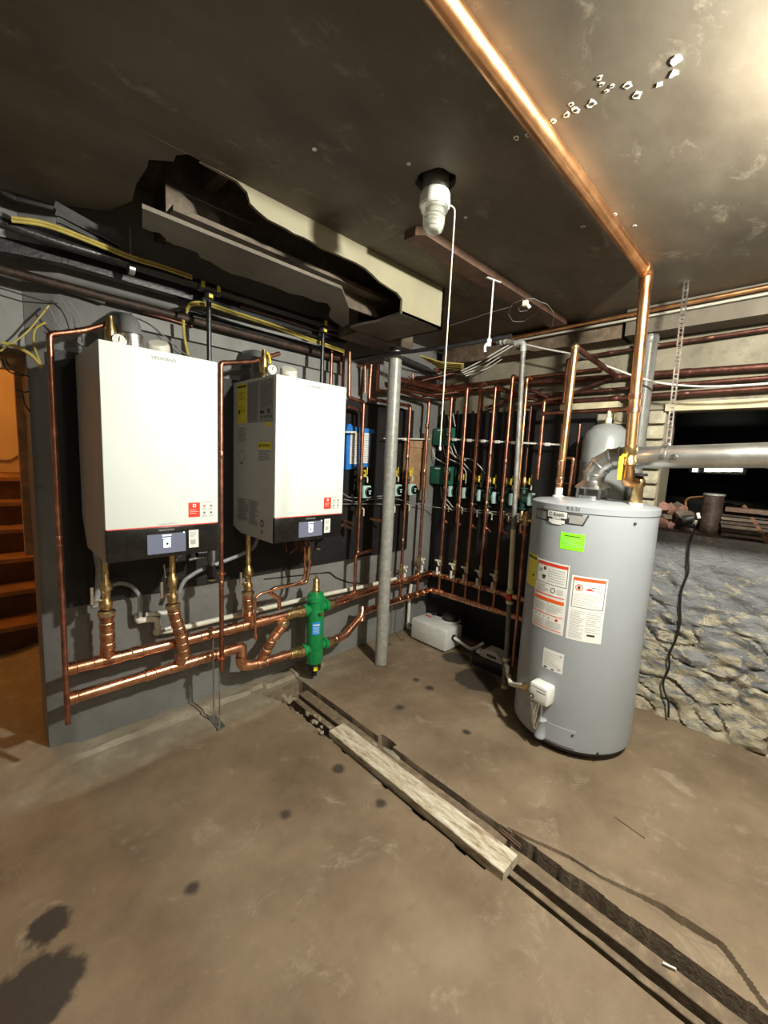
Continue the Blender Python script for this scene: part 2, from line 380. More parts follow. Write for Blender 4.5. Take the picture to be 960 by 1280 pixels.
def fh(x, y):
    z = .006*noise.noise((x*1.3, y*1.3, 0))+.0025*noise.noise((x*7, y*7, 3))
    if y > 2.20+.01*noise.noise((x*6, 0, 9)) and x < 1.34 and x > .18: z += .012
    if y > 2.43+.03*noise.noise((x*5, 4, 9)) and x < 1.9 and x > .25: z += .022+.010*noise.noise((x*18, y*18, 1))
    if x > 1.583: z += .012*clampf(1-(x-1.583)/.5, 0, 1)
    if 1.25 < x < 1.9 and y < 2.37:
        l, r = trench_edges(y)
        if l < x < r: z = -.085+.012*noise.noise((x*25, y*25, 5))
        elif x <= l and y > 1.75 and x > l-.05: z -= .012*noise.noise((x*40, y*40, 5))
    if 1.55 < x < 1.8 and y < .76:
        d, wd = crack(x, y)
        if d < wd*.62: z -= .034
        elif d < wd*1.8 and x > 1.6: z -= .003
    return z
xs = [-2.2+.08*i for i in range(43)]; xs = [x for x in xs if x < 1.24]; x = 1.24
while x < 1.84: xs.append(x); x += .0045 if 1.55 < x < 1.77 else .009
while x < 3.3: xs.append(x); x += .07
ys = []; y = -3.2
while y < -.4: ys.append(y); y += .16
while y < .8: ys.append(y); y += .008
while y < 2.56: ys.append(y); y += .02
ys.append(2.9); y = 3.3
while y < 6: ys.append(y); y += .4
f = MB(); nx, ny = len(xs), len(ys)
f.add([(x, y, fh(x, y)) for y in ys for x in xs], [(j*nx+i, j*nx+i+1, (j+1)*nx+i+1, (j+1)*nx+i) for j in range(ny-1) for i in range(nx-1)], 0, True)
for i, fc in enumerate(f.f):
    cx = sum(f.v[k].x for k in fc)/4; cy = sum(f.v[k].y for k in fc)/4; zz = sum(f.v[k].z for k in fc)/4
    if zz < -.02: f.m[i] = 1
floor = struct(f, 'floor', ['floor_concrete', 'trench_dirt'])
# boiler wall with its chamfered free end
m = MB().prism([(.335, YL, 0), (.30, 2.557, 0), (.209, 2.616, 0), (.209, 2.86, 0), (3.45, 2.86, 0), (3.45, YL, 0)], (0, 0, 2.9))
wall_left = struct(m, 'wall_left', 'wall_grey')
m = MB().box((-.62, 2.62, 2.02), (.209, 2.86, 2.9)).box((-2.3, 2.62, 0), (-.62, 2.86, 2.9))
struct(m, 'wall_left_of_stairs', 'wall_grey')
# stone wall: displaced grid, paint over rubble
m = MB(); gy = []; y = 2.6
while y > -3.2: gy.append(y); y -= .012 if -.45 < y < 1.05 else .08
ny_, nz_ = len(gy)-1, 84; V = []
def ridg(p): return 1-abs(noise.noise(p))*2.2
for j in range(nz_+1):
    for y in gy:
        z = 1.22*j/nz_; w_ = clampf((.98-y)/.15, 0, 1); k = clampf((1.10-z)/.35, 0, 1); lo = clampf(1.2-z, .3, 1)
        q = (y*2.3+z*.9, z*5.2-y*1.2, 3)
        n = .060*abs(noise.noise(q))+.040*abs(noise.noise((q[0]*2.3, q[1]*1.9, 8)))+.020*noise.noise((q[0]*5, q[1]*4, 4))+.010*noise.noise((q[0]*11, q[1]*9, 2))
        n -= .045*clampf(ridg((q[0]*1.5, q[1]*1.3, 21))-.86, 0, 1)/.14*lo
        V.append((XR-.012-w_*(n*(.22+k*.62))-w_*.02*clampf((.25-z)/.25, 0, 1), y, z+(.012*noise.noise((y*3, 0, 5)) if j == nz_ else 0)))
m.add(V, [(j*(ny_+1)+i, j*(ny_+1)+i+1, (j+1)*(ny_+1)+i+1, (j+1)*(ny_+1)+i) for j in range(nz_) for i in range(ny_)], 0, True)
m.box((3.19, -3.2, 1.19), (3.55, .69, 1.222), 1)
m.box((3.215, -3.2, 0), (3.45, 2.6, 1.2), 0)
stone = struct(m, 'wall_right', ['stone_paint', 'rubble'])
m = MB().box((3.2, -3.2, 2.0), (3.45, 2.6, 2.9)).box((3.225, .69, 1.2), (3.45, 2.6, 2.01))
upper = struct(m, 'wall_right_upper', 'wall_cream')
m = MB().box((3.17, -3.2, 1.985), (3.24, .70, 2.035)); struct(m, 'trim_1', 'wood_cream', upper)
# painted bricks of the pier beside the crawl space opening
br = []
for c in range(8):
    z = 1.222+c*.0975; off = .0 if c % 2 else .11
    yy = .69
    for k, L in enumerate(([.105, .215, .215] if c % 2 else [.215, .215, .105])):
        b = MB().cbox((3.213+.004*random.uniform(-1, 1), yy+L/2, z+.047), (.05, L-.012, .083), 0, random.uniform(-.01, .01), .008)
        o = b.build('brick', 'brick_cream', upper); yy += L
# main ceiling with the ragged socket hole
SX, SY = 1.255, 1.078
m = MB(); h = .2; CY = YB
def cslab(a, b, nxx, nyy):
    P = [(a[0]+(b[0]-a[0])*i/nxx, a[1]+(b[1]-a[1])*j/nyy, ZC) for j in range(nyy+1) for i in range(nxx+1)]
    P = [(x, y, z+.006*noise.noise((x*1.5, y*1.5, 4))*min(1, 6*max(0, max(abs(x-SX), abs(y-SY))-h))) for x, y, z in P]
    m.add(P, [(j*(nxx+1)+i, j*(nxx+1)+i+1, (j+1)*(nxx+1)+i+1, (j+1)*(nxx+1)+i) for j in range(nyy) for i in range(nxx)], 0, True)
cslab((-2.2, -3.2), (SX-h, CY), 24, 36); cslab((SX+h, -3.2), (3.25, CY), 18, 36)
cslab((SX-h, -3.2), (SX+h, SY-h), 4, 30); cslab((SX-h, SY+h), (SX+h, CY), 4, 8)
m.box((1.95, CY, ZC), (3.25, 2.56, ZC+.02))
m.prism([(-2.2, YB, ZC), (.585, YB, ZC), (.56, 1.66, ZC), (.565, 1.70, ZC), (.50, 1.76, ZC), (.51, 1.80, ZC), (.51, 1.95, ZC), (.53, 2.09, ZC), (.48, 2.25, ZC), (.30, 2.38, ZC), (.15, 2.41, ZC), (-2.2, 2.42, ZC)], (0, 0, .015))
n = 32; P = []
for k in range(n):
    t = 2*math.pi*k/n; r = .072+.012*noise.noise((math.cos(t)*2, math.sin(t)*2, 2)); P.append((SX+r*math.cos(t), SY+r*math.sin(t), ZC))
for k in range(n):
    t = 2*math.pi*k/n; q = h/max(abs(math.cos(t)), abs(math.sin(t))); P.append((SX+q*math.cos(t), SY+q*math.sin(t), ZC))
for k in range(n): P.append((P[k][0], P[k][1], ZC+.03))
m.add(P, [(k, (k+1) % n, n+(k+1) % n, n+k) for k in range(n)]+[(k, (k+1) % n, 2*n+(k+1) % n, 2*n+k) for k in range(n)])
ceiling = struct(m, 'ceiling', 'ceiling_paint')
m = MB().box((-2.3, -3.3, 2.88), (3.5, 2.9, 2.93)); struct(m, 'ceiling_deck', 'wood_dark')
for i in range(6):
    MB().box((-.1+i*.42, 1.66, 2.66), (-.055+i*.42, 2.53, 2.88)).build('joist', 'wood_dark', ceiling)
# boxed-in beam below the ceiling, torn open
def q3(pts, z=None): return [aY(x, y, YB) for x, y in pts]
m = MB()
strip = [(250, 193), (280, 209), (309, 226), (556, 365), (552, 412), (502, 392), (503, 374), (497, 366), (487, 360), (475, 352), (466, 343), (457, 335), (445, 328), (431, 322), (418, 316), (405, 311), (390, 302), (379, 296), (368, 292), (357, 285), (345, 279), (335, 274), (322, 263), (313, 254), (309, 240), (296, 226), (270, 212), (252, 202)]
P = [aY(x, y, YB) for x, y in strip]
for k in range(4): P[k].z = ZC
P[3].x = 2.02; P[4] = Vector((2.02, YB, ZB)); P[5].z = ZB
m = MB().prism(P, (0, .014, 0)); m.box((2.006, YB, ZB), (2.02, 2.05, ZC), 0)
fl = [(180, 257), (240, 283), (304, 309), (370, 336), (428, 361), (436, 385), (436, 405), (429, 409), (418, 402), (411, 396), (414, 386), (409, 379), (395, 377), (379, 370), (362, 367), (344, 359), (325, 353), (304, 346), (290, 343), (278, 337), (262, 327), (250, 322), (247, 315), (243, 313), (230, 309), (217, 306), (206, 297), (199, 291), (188, 289), (178, 285)]
P = [aZ(x, y, ZB) for x, y in fl]
for k in range(5): P[k].y = YB
m.prism(P, (0, 0, .014), 1)
P = [aZ(x, y, ZB) for x, y in [(438, 410), (457, 405), (470, 403), (484, 398), (502, 392)]]
P[-1].y = YB; P += [Vector((2.02, YB, ZB)), Vector((2.02, 2.06, ZB)), Vector((1.74, 2.06, ZB))]
m.prism(P, (0, 0, .014), 1)
struct(m, 'ceiling_box', ['box_cream', 'ceiling_paint'])
m = MB().box((.60, 1.90, 2.42), (1.99, 1.915, 2.88)).box((.60, 1.82, 2.50), (1.99, 1.90, 2.52))
struct(m, 'trim_2', 'steel_brown')
m = MB().box((1.76, 2.08, ZB+.002), (2.27, 2.28, ZC)); struct(m, 'trim_3', 'steel_brown')
# lath strips left bare at the head of the wall
for i in range(5):
    a = aY(68+i*1.5, 256+i*9, 2.3); b = aY(152-i*2, 303+i*5, 2.3)
    MB().bar(a, b, .012, .03).build('slat', 'dark_grey', wall_left)
# rest of the room, behind and beside the camera
m = MB().box((-2.3, -3.3, 0), (-2.2, 2.7, 2.9)); struct(m, 'wall_side', 'wall_grey')
m = MB().box((-2.3, -3.3, 0), (3.45, -3.2, 2.9)); struct(m, 'wall_back', 'wall_cream')
# crawl space beyond the opening
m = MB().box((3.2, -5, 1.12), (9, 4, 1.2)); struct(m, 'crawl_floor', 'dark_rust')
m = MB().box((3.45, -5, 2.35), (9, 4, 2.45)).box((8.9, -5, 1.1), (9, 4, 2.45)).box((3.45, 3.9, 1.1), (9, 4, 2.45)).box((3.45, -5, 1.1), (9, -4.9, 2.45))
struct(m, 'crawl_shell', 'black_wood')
m = MB(); g = MB(); wq = [(866, 872), (881, 888.5), (890, 901), (902.5, 914), (915.5, 928)]
for a, b in wq:
    p = aX(a, 585, 8.7); q = aX(b, 590, 8.7); g.box((8.68, p.y, q.z), (8.7, q.y, p.z))
p = aX(862, 582, 8.75); q = aX(933, 594, 8.75); m.box((8.72, p.y, q.z), (8.75, q.y, p.z))
wd = struct(m, 'window_1', 'dark_grey'); gg = g.build('pane', 'daylight', wd)
# stair beyond the doorway
m = MB()
tr = []
SXL, SXR = -.9, .38
for k in range(1, 7):
    yk = 4.1+(k-1)*.24
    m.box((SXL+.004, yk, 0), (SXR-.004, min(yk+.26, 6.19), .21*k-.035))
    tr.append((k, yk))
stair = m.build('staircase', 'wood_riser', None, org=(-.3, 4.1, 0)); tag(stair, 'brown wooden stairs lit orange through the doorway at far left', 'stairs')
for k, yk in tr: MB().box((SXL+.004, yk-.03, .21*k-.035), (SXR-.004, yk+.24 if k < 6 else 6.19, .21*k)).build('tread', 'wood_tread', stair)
m = MB().box((SXL-.1, 6.2, 0), (1.2, 6.3, 3)); struct(m, 'wall_stair_back', 'wall_orange')
m = MB().box((SXR, 2.86, 0), (SXR+.1, 6.3, 3)); struct(m, 'wall_stair_right', 'wall_orange')
m = MB().box((SXL-.1, 2.86, 0), (SXL, 6.3, 3)); struct(m, 'wall_stair_left', 'wall_orange')
m = MB().box((SXL-.1, 2.8, 2.95), (SXR+.1, 6.3, 3.0)); struct(m, 'ceiling_stair', 'wall_orange')
a = aY(0, 573, 6.17); b = aY(11, 573, 6.17); c = aY(32, 558, 6.17)
m = MB().bar((a.x-.6, a.y, a.z), b, .03, .03).bar(b, (c.x+.1, c.y, c.z+.05), .03, .03); struct(m, 'trim_4', 'stringer')
m = MB().box((.178, 2.865, 1.0), (.209, 2.93, 2.02)).box((-.62, 2.80, 1.95), (.209, 2.87, 2.02)); dj = struct(m, 'door_1', 'wood_trim')
tag(MB().bar(aY(28, 518, 2.84), aY(42, 590, 2.84), .012, .03).build('loose_lath', 'wood_trim'), 'thin split lath leaning on the doorway jamb at far left', 'lath')
# boards on the two walls
pl = MB().box((.30, 2.505, .79), (2.80, 2.528, 2.03)).build('backing_panel', 'black_wood')
tag(pl, 'black painted mounting board behind the two white boilers', 'board')
P = [(3.15, 2.50, .02), (3.15, 1.34, .02), (3.15, 1.34, 1.22), (3.15, 1.10, 1.22), (3.15, 1.10, 2.03), (3.15, 2.50, 2.03)]
pr = MB().prism(P, (.02, 0, 0)).build('backing_panel', 'black_wood')
tag(pr, 'black painted mounting board behind the row of risers and circulators', 'board')

# ================================================================ decals and lettering
def text_mesh(body, size, align='CENTER', bold=0):
    cu = bpy.data.curves.new('lettering', 'FONT'); cu.body = body; cu.size = size; cu.align_x = align; cu.align_y = 'CENTER'; cu.resolution_u = 2; cu.offset = bold
    ob = bpy.data.objects.new('lettering', cu); COL.objects.link(ob)
    dg = bpy.context.evaluated_depsgraph_get(); me = bpy.data.meshes.new_from_object(ob.evaluated_get(dg))
    V = [tuple(v.co) for v in me.vertices]; F = [tuple(p.vertices) for p in me.polygons]
    bpy.data.objects.remove(ob); bpy.data.curves.remove(cu); bpy.data.meshes.remove(me); return V, F
class Decal:
    def __init__(s, fn, du=.02): s.fn = fn; s.mb = MB(); s.mats = []; s.du = du
    def mi(s, m):
        if m not in s.mats: s.mats.append(m)
        return s.mats.index(m)
    def rect(s, u0, v0, u1, v1, m, h=.001):
        n = max(1, int(abs(u1-u0)/s.du+.999)); V = []
        for i in range(n+1):
            u = u0+(u1-u0)*i/n
            V += [s.fn(u, v0, h), s.fn(u, v1, h), s.fn(u, v0, 0), s.fn(u, v1, 0)]
        F = []
        for i in range(n):
            a = 4*i; b = a+4; F += [(a, a+1, b+1, b), (a, b, b+2, a+2), (a+1, a+3, b+3, b+1)]
        F += [(0, 2, 3, 1), (4*n, 4*n+1, 4*n+3, 4*n+2)]
        s.mb.add(V, F, s.mi(m)); return s
    def frame(s, u0, v0, u1, v1, t, m, h=.0013):
        return s.rect(u0, v0, u1, v0+t, m, h).rect(u0, v1-t, u1, v1, m, h).rect(u0, v0, u0+t, v1, m, h).rect(u1-t, v0, u1, v1, m, h)
    def poly(s, pts, m, h=.0015):
        s.mb.add([s.fn(u, v, h) for u, v in pts], [tuple(range(len(pts)))], s.mi(m)); return s
    def disc(s, u, v, r, m, h=.0015, r2=0, n=16):
        P = [(u+r*math.cos(2*math.pi*k/n), v+r*math.sin(2*math.pi*k/n)) for k in range(n)]
        if r2:
            Q = [(u+r2*math.cos(2*math.pi*k/n), v+r2*math.sin(2*math.pi*k/n)) for k in range(n)]
            s.mb.add([s.fn(a, b, h) for a, b in P+Q], [(k, (k+1) % n, n+(k+1) % n, n+k) for k in range(n)], s.mi(m)); return s
        return s.poly(P, m, h)
    def rows(s, u0, v0, u1, v1, n, m='print_grey', h=.0015, fill=.42, rnd=None):
        rg = random.Random(int((u0+v0)*1000)); dv = (v1-v0)/n
        for i in range(n):
            vv = v0+dv*(i+.3); u = u0; sg = 1 if u1 > u0 else -1
            e = u1-sg*abs(u1-u0)*rg.choice([0, 0, .1, .3])
            s.rect(u, vv, e, vv+dv*fill, m, h)
        return s
    def text(s, body, u, v, size, m, h=.0018, align='CENTER', bold=0):
        V, F = text_mesh(body, size, align, bold); s.mb.add([s.fn(u+s.flip*x, v+y, h) for x, y, z in V], F, s.mi(m)); return s
    flip = 1
    def build(s, name, parent, label=None):
        o = s.mb.build(name, s.mats, parent)
        if label: o['label'] = label
        return o
# ================================================================ boilers
BF = 2.0            # plane of the boiler fronts
def wallmap(x, z, h): return (x, BF-h, z)
def boiler(x0, label, first):
    x1 = x0+.468; zt = 2.01; zb = 1.11; yb = 2.50
    t = thing('wall_boiler', ((x0+x1)/2, 2.26, zb), label, 'boiler', 'wall hung white boilers')
    m = MB().prism([(x0, BF+.022, zb), (x0, BF+.022, zt), (x0, yb, zt), (x0, yb, zb+.03 if not first else zb+.14), (x0, yb-.10, zb)], (x1-x0, 0, 0)); m.build('casing', 'boiler_side', t)
    m = MB().cbox(((x0+x1)/2, BF+.011, (1.253+zt)/2), (x1-x0, .022, zt-1.253), 0, 0, .004); m.build('front_cover', 'boiler_white', t)
    m = MB().cbox(((x0+x1)/2, BF+.013, 1.181), (x1-x0-.004, .022, .138), 0, 0, .004); pn = m.build('control_panel', 'panel_black', t)
    m = MB().box((x0+.004, BF-.0015, 1.2505), (x1-.004, BF+.002, 1.2545)); m.build('trim_line', 'red_line', t)
    # display with its glowing picture, and the sticker beside it (its square code is left out)
    dx = x0+(.245 if first else .235); f = lambda x, z, h: (x, BF-h, z)
    d = Decal(f, 1); u = .531 if first else 1.308; v = .692 if first else 1.471
    d.rect(u, 1.130, v, 1.219, 'screen', .002).rect((u+v)/2-.015, 1.156, (u+v)/2+.014, 1.192, 'screen_icon', .003).rect((u+v)/2-.018, 1.196, (u+v)/2+.016, 1.201, 'screen_icon', .003).rect((u+v)/2-.020, 1.209, (u+v)/2+.018, 1.214, 'screen_icon', .003)
    d.disc((u+v)/2, 1.173, .006, 'print_dark', .0035).disc(v-.008, 1.219, .0035, 'screen_icon', .003); d.build('display', pn, 'grey lit screen with a small white picture')
    d = Decal(f, 1); s = v+.014; d.rect(s, 1.142, s+.044, 1.226, 'paper', .002).rows(s+.006, 1.192, s+.033, 1.218, 5, h=.003); d.rect(s+.008, 1.158, s+.030, 1.180, 'print_grey', .003) ; d.build('sticker', pn, 'white upright sticker')
    d = Decal(f, 1); d.text('VIESSMANN', x0+.232, 1.236, .013, 'paper_grey', .0022); d.build('maker_lettering', pn)
    d = Decal(f, 1); d.text('VIESSMANN', x0+.235, 1.978, .019, 'print_mid', .001); d.build('front_lettering', t); d = Decal(f, 1)
    d.text('Vitodens 200-W', x0+.235, 1.263, .011, 'print_grey', .001); d.build('front_lettering', t)
    d = Decal(f, 1); a = .706 if first else 1.479
    d.rect(a, 1.287, a+.052, 1.355, 'red_label', .001); d.rect(a+.019, 1.333, a+.034, 1.348, 'paper', .002).disc(a+.0265, 1.3405, .004, 'red_label', .003).rows(a+.006, 1.301, a+.046, 1.325, 3, 'paper', .002, .22)
    d.build('red_sticker', t, 'square red sticker with a white emblem')
    d = Decal(f, 1)
    for i in range(2):
        for j in range(2):
            cx = a+.073+.032*i; cz = 1.337-.032*j; d.disc(cx, cz, .007, 'print_grey', .0015, .0055); d.rect(cx-.003, cz-.003, cx+.003, cz+.003, 'red_label' if (i, j) == (0, 0) else 'print_dark', .0015); d.rows(cx-.010, cz-.020, cx+.011, cz-.010, 2, h=.0015)
    d.rows(a+.060, 1.353, a+.112, 1.358, 1, h=.0015); d.build('seal_print', t)
    if not first:
        g = lambda y, z, h: (x0-h, y, z)
        d = Decal(g, 1); d.rect(2.445, 1.768, 2.33, 1.995, 'yellow_label', .001); d.flip = -1; d.text('ENERGYGUIDE', 2.388, 1.977, .0165, 'print_dark', .002, bold=.0012).rows(2.43, 1.90, 2.35, 1.95, 4, 'print_dark', .002, .18).rows(2.43, 1.83, 2.345, 1.87, 3, 'print_dark', .002, .15); d.rect(2.428, 1.820, 2.41, 1.845, 'print_dark', .002); d.build('energy_label', t, 'yellow energy label')
        d = Decal(g, 1); d.rect(2.318, 1.768, 2.185, 1.995, 'notice_grey', .001).rows(2.308, 1.78, 2.258, 1.985, 22, 'print_mid', .002, .4).rows(2.248, 1.78, 2.195, 1.985, 22, 'print_mid', .002, .4); d.build('notice_sheet', t)
        d = Decal(g, 1); d.rect(2.178, 1.768, 2.030, 1.995, 'notice_grey', .001).rows(2.165, 1.85, 2.045, 1.965, 14, 'print_mid', .002, .4).rect(2.168, 1.815, 2.125, 1.83, 'print_dark', .002).rect(2.085, 1.815, 2.066, 1.838, 'print_dark', .002)
        for i in range(4): d.rect(2.160-i*.034, 1.79, 2.147-i*.034, 1.803, 'print_dark', .002)
        d.build('notice_sheet', t)
        d = Decal(g, 1); d.rect(2.185, 1.622, 2.045, 1.660, 'yellow_label', .001).text('WARNING', 2.104, 1.641, .026, 'print_dark', .002) if False else None
        d.flip = -1; d.rect(2.185, 1.622, 2.045, 1.660, 'yellow_label', .001); d.text('WARNING', 2.108, 1.641, .024, 'print_dark', .002); d.poly([(2.179, 1.630), (2.163, 1.630), (2.171, 1.650)], 'print_dark', .002); d.rows(2.18, 1.555, 2.05, 1.615, 6, 'print_mid', .001); d.build('warning_label', t, 'yellow warning label')
        d = Decal(g, 1); d.rect(2.10, 1.745, 2.05, 1.765, 'yellow_label', .001); d.build('small_label', t); d = Decal(g, 1); d.rows(2.44, 1.66, 2.33, 1.745, 8, 'print_mid', .001, .35); d.build('side_print', t); d = Decal(g, 1); d.disc(2.385, 1.575, .036, 'print_mid', .001, .032, 24).rect(2.405, 1.528, 2.375, 1.535, 'print_dark', .001)
        d.build('round_mark', t); d = Decal(g, 1)
        d.rows(2.44, 1.19, 2.30, 1.325, 22, 'print_mid', .001, .45).rows(2.29, 1.18, 2.185, 1.325, 22, 'print_mid', .001, .45); d.build('side_print', t); d = Decal(g, 1); d.disc(2.135, 1.205, .021, 'print_dark', .001, .014, 20).rows(2.15, 1.14, 2.12, 1.165, 3, 'print_dark', .001); d.build('side_print', t)
    return t
boiler1 = boiler(.377, 'white wall hung boiler left of the tall bare copper pipe, nearest the doorway', True)
boiler2 = boiler(1.153, 'white wall hung boiler with yellow and grey notices on its grey side', False)
# hanging rail seen below the first boiler
# ---------------------------------------------------------------- pipe language
def coupling(p, d, r, L=.05, name='coupling', mt='copper', par=None, lip='solder'):
    p = Vector(p); d = Vector(d).normalized(); m = MB()
    m.lathe([(r*1.0, -L/2-.003), (r*1.13, -L/2), (r*1.13, L/2), (r*1.0, L/2+.003)], p, d, 16, 0)
    m.lathe([(r*1.02, -L/2-.006), (r*1.08, -L/2-.002)], p, d, 16, 1).lathe([(r*1.08, L/2+.002), (r*1.02, L/2+.006)], p, d, 16, 1)
    return m.build(name, [mt, lip], par)
def pipe(name, pts, r, label, cat='pipe', group=None, mt='copper', fits=(), bend=None, elbows=True, n=14):
    P = [Vector(p) for p in pts]; c = sum(P, Vector())/len(P)
    t = thing(name, (P[0] if P[0].z < P[-1].z else P[-1]), label, cat, group)
    MB().tube(P, r, bend if bend is not None else r*1.6, n).build('tube', mt, t)
    if elbows:
        for i in range(1, len(P)-1):
            a = (P[i-1]-P[i]); b = (P[i+1]-P[i])
            if a.normalized().dot(b.normalized()) > -.97:
                k = r*2.6; m = MB().tube([P[i]+a.normalized()*min(k, a.length*.45), P[i], P[i]+b.normalized()*min(k, b.length*.45)], r*1.15, r*1.6, n); m.build('elbow', mt, t)
    for (k, frac) in fits:
        a, b = P[k], P[k+1]; coupling(a+(b-a)*frac, b-a, r, max(.03, r*2), par=t, mt=mt)
    return t
def tee(m, p, d, b, r, rb, L=.05, mi=0):
    p = Vector(p); d = Vector(d).normalized(); b = Vector(b).normalized()
    m.lathe([(r, -L-.003), (r*1.13, -L), (r*1.13, L), (r, L+.003)], p, d, 16, mi); m.cyl(p, p+b*(r+.03), rb*1.14, n=14, mi=mi); return m
rH = .0285
H1a, H1b = Vector((.257, 2.35, .540)), Vector((1.60, 2.30, .548))
H2a, H2b = Vector((.257, 2.35, .390)), Vector((1.145, 2.35, .398))
def lerp(a, b, x): return a+(b-a)*((x-a.x)/(b.x-a.x))
def stack_riser(par, x, ztop, zh, y=2.35):
    pass
# upper header
t = thing('copper_header', tuple(H1a), 'upper thick copper header running level in front of the grey boiler wall', 'pipe', 'two thick copper headers under the boilers')
MB().cyl(H1a, H1b, rH, n=18).build('tube', 'copper', t)
MB().lathe([(rH*1.13, 0), (rH*1.13, .05), (rH, .054)], H1a-Vector((.004, 0, 0)), H1b-H1a, 18).build('end_cap', 'copper', t)
R1 = aY(133, 800, 2.35); R3 = aY(310, 745, 2.35)
for X in (R1.x, R3.x):
    tee(MB(), lerp(H1a, H1b, X), H1b-H1a, (0, 0, 1), rH, rH*.95, .055).build('tee', 'copper', t)
for X in (.43, .56, .90, 1.05, 1.27): coupling(lerp(H1a, H1b, X), H1b-H1a, rH, .045, par=t)
coupling((1.47, 2.305, .547), (1, 0, 0), rH*1.05, .07, 'union', 'brass', t)
# lower header, with the swing to the separator
t = thing('copper_header', tuple(H2a), 'lower thick copper header with a swing down to the green separator', 'pipe', 'two thick copper headers under the boilers')
D1 = aY(322, 825, 2.35); low = [H2a, H2b, Vector((1.13, 2.34, .278)), Vector((1.20, 2.33, .262)), Vector((1.60, 2.30, .262))]
MB().tube(low, rH, .05, 18).build('tube', 'copper', t)
MB().lathe([(rH*1.13, 0), (rH*1.13, .05), (rH, .054)], H2a-Vector((.004, 0, 0)), H2b-H2a, 18).build('end_cap', 'copper', t)
for a, b, c in ((Vector((1.06, 2.35, .397)), H2b, Vector((1.13, 2.34, .34))), (Vector((1.13, 2.34, .34)), low[2], Vector((1.21, 2.33, .262)))):
    MB().tube([a, b, c], rH*1.14, .05, 18).build('elbow', 'copper', t)
X2 = aY(225, 825, 2.35).x
tee(MB(), lerp(H2a, H2b, X2), (1, 0, 0), (0, 0, 1), rH, rH*.95, .055).build('tee', 'copper', t)
for X in (.62, .84, .92, 1.04): coupling(lerp(H2a, H2b, X), (1, 0, 0), rH, .045, par=t)
for X in (1.26, 1.31, 1.42): coupling((X, 2.32, .262), (1, 0, 0), rH, .035, par=t)
tee(MB(), (1.265, 2.325, .262), (1, 0, 0), (0, 0, 1), rH, rH*.85, .04).build('tee', 'copper', t)
coupling((1.50, 2.305, .262), (1, 0, 0), rH*1.05, .07, 'union', 'brass', t)
# boiler tails
def lever(m, p, d, mi): 
    p = Vector(p); m.bar(p, p+Vector(d), .012, .004, mi)
def tail(label, path, r, valve_z, group='copper tails dropping from the boilers', nfit=4):
    P = [Vector(p) for p in path]
    t = thing('boiler_tail', tuple(P[0]), label, 'pipe', group)
    MB().tube(P, r, .03, 16).build('tube', 'copper', t)
    top = P[-1]; x, y = top.x, top.y
    MB().lathe([(r*.75, valve_z), (r*.95, valve_z+.01), (r*.95, valve_z+.035), (r*.62, valve_z+.05), (r*.70, valve_z+.09), (r*1.0, valve_z+.10), (r*1.0, valve_z+.135), (r*.62, valve_z+.15), (r*.55, 1.12)], (x, y, 0), (0, 0, 1), 12).build('isolation_valve', 'brass', t)
    MB().lathe([(r*1.35, valve_z-.03), (r*1.35, valve_z-.012), (r*1.1, valve_z-.006)], (x, y, 0), (0, 0, 1), 8).build('union', 'solder', t)
    MB().cyl((x-.02, y-.01, valve_z+.05), (x-.06, y-.03, valve_z+.052), .008).box((x-.068, y-.035, valve_z+.045), (x-.056, y-.02, valve_z+.13)).build('lever', 'chrome', t)
    L = [(P[i], P[i+1]) for i in range(len(P)-1)]; tot = sum((b-a).length for a, b in L)
    for k in range(nfit):
        s = tot*(k+.7)/nfit
        for a, b in L:
            l = (b-a).length
            if s <= l: coupling(a+(b-a)*(s/l), b-a, r, .03, par=t); break
            s -= l
    return t
h1 = lambda X: lerp(H1a, H1b, X)
t1x = aY(133, 760, 2.35).x
tail('copper tail with brass valve under the left end of the first boiler', [(t1x, 2.35, .57), (t1x, 2.35, .78)], .030, .80)
x = X2; xt = aY(215, 740, 2.30).x
tail('ribbed copper tail crossing in front of the upper header to the lower header', [(x, 2.345, .42), (x-.005, 2.27, .50), (x-.02, 2.26, .60), (xt+.01, 2.28, .70), (xt, 2.29, .77)], .0285, .79, nfit=9)
tail('copper tail with brass valve under the rear left of the second boiler', [(R3.x, 2.35, .57), (R3.x, 2.35, .73)], .030, .755)
X4 = 1.27; x4t = aY(349, 765, 2.28).x
t = tail('ribbed copper tail beside the green separator, offset below the second boiler', [(X4, 2.32, .29), (X4+.0, 2.27, .37), (X4+.03, 2.26, .43), (x4t+.02, 2.26, .50), (x4t+.02, 2.26, .53)], .0285, .54, nfit=6)
for ch in list(t.children):
    if ch.name.startswith(('isolation_valve', 'lever')): bpy.data.objects.remove(ch)
def S(pts, Y): return [aY(x, y, Y) for x, y in pts]
P = S([(349, 762), (349, 748), (336, 740), (344, 735), (383, 728), (387, 705), (386, 682)], 2.26)
MB().tube(P, .013, .02, 12).build('offset_tube', 'copper', t)
MB().lathe([(.013, 0), (.019, .01), (.019, .06), (.014, .08)], P[-1]-Vector((0, 0, .10)), (0, 0, 1), 10).build('isolation_valve', 'brass', t)
pipe('bypass_pipe', S([(381, 684), (381, 718), (377, 727), (362, 732), (326, 742), (319, 748), (319, 790), (320, 800)], 2.24), .0075, 'thin copper tube looping from the second boiler down to the lower header', 'pipe')
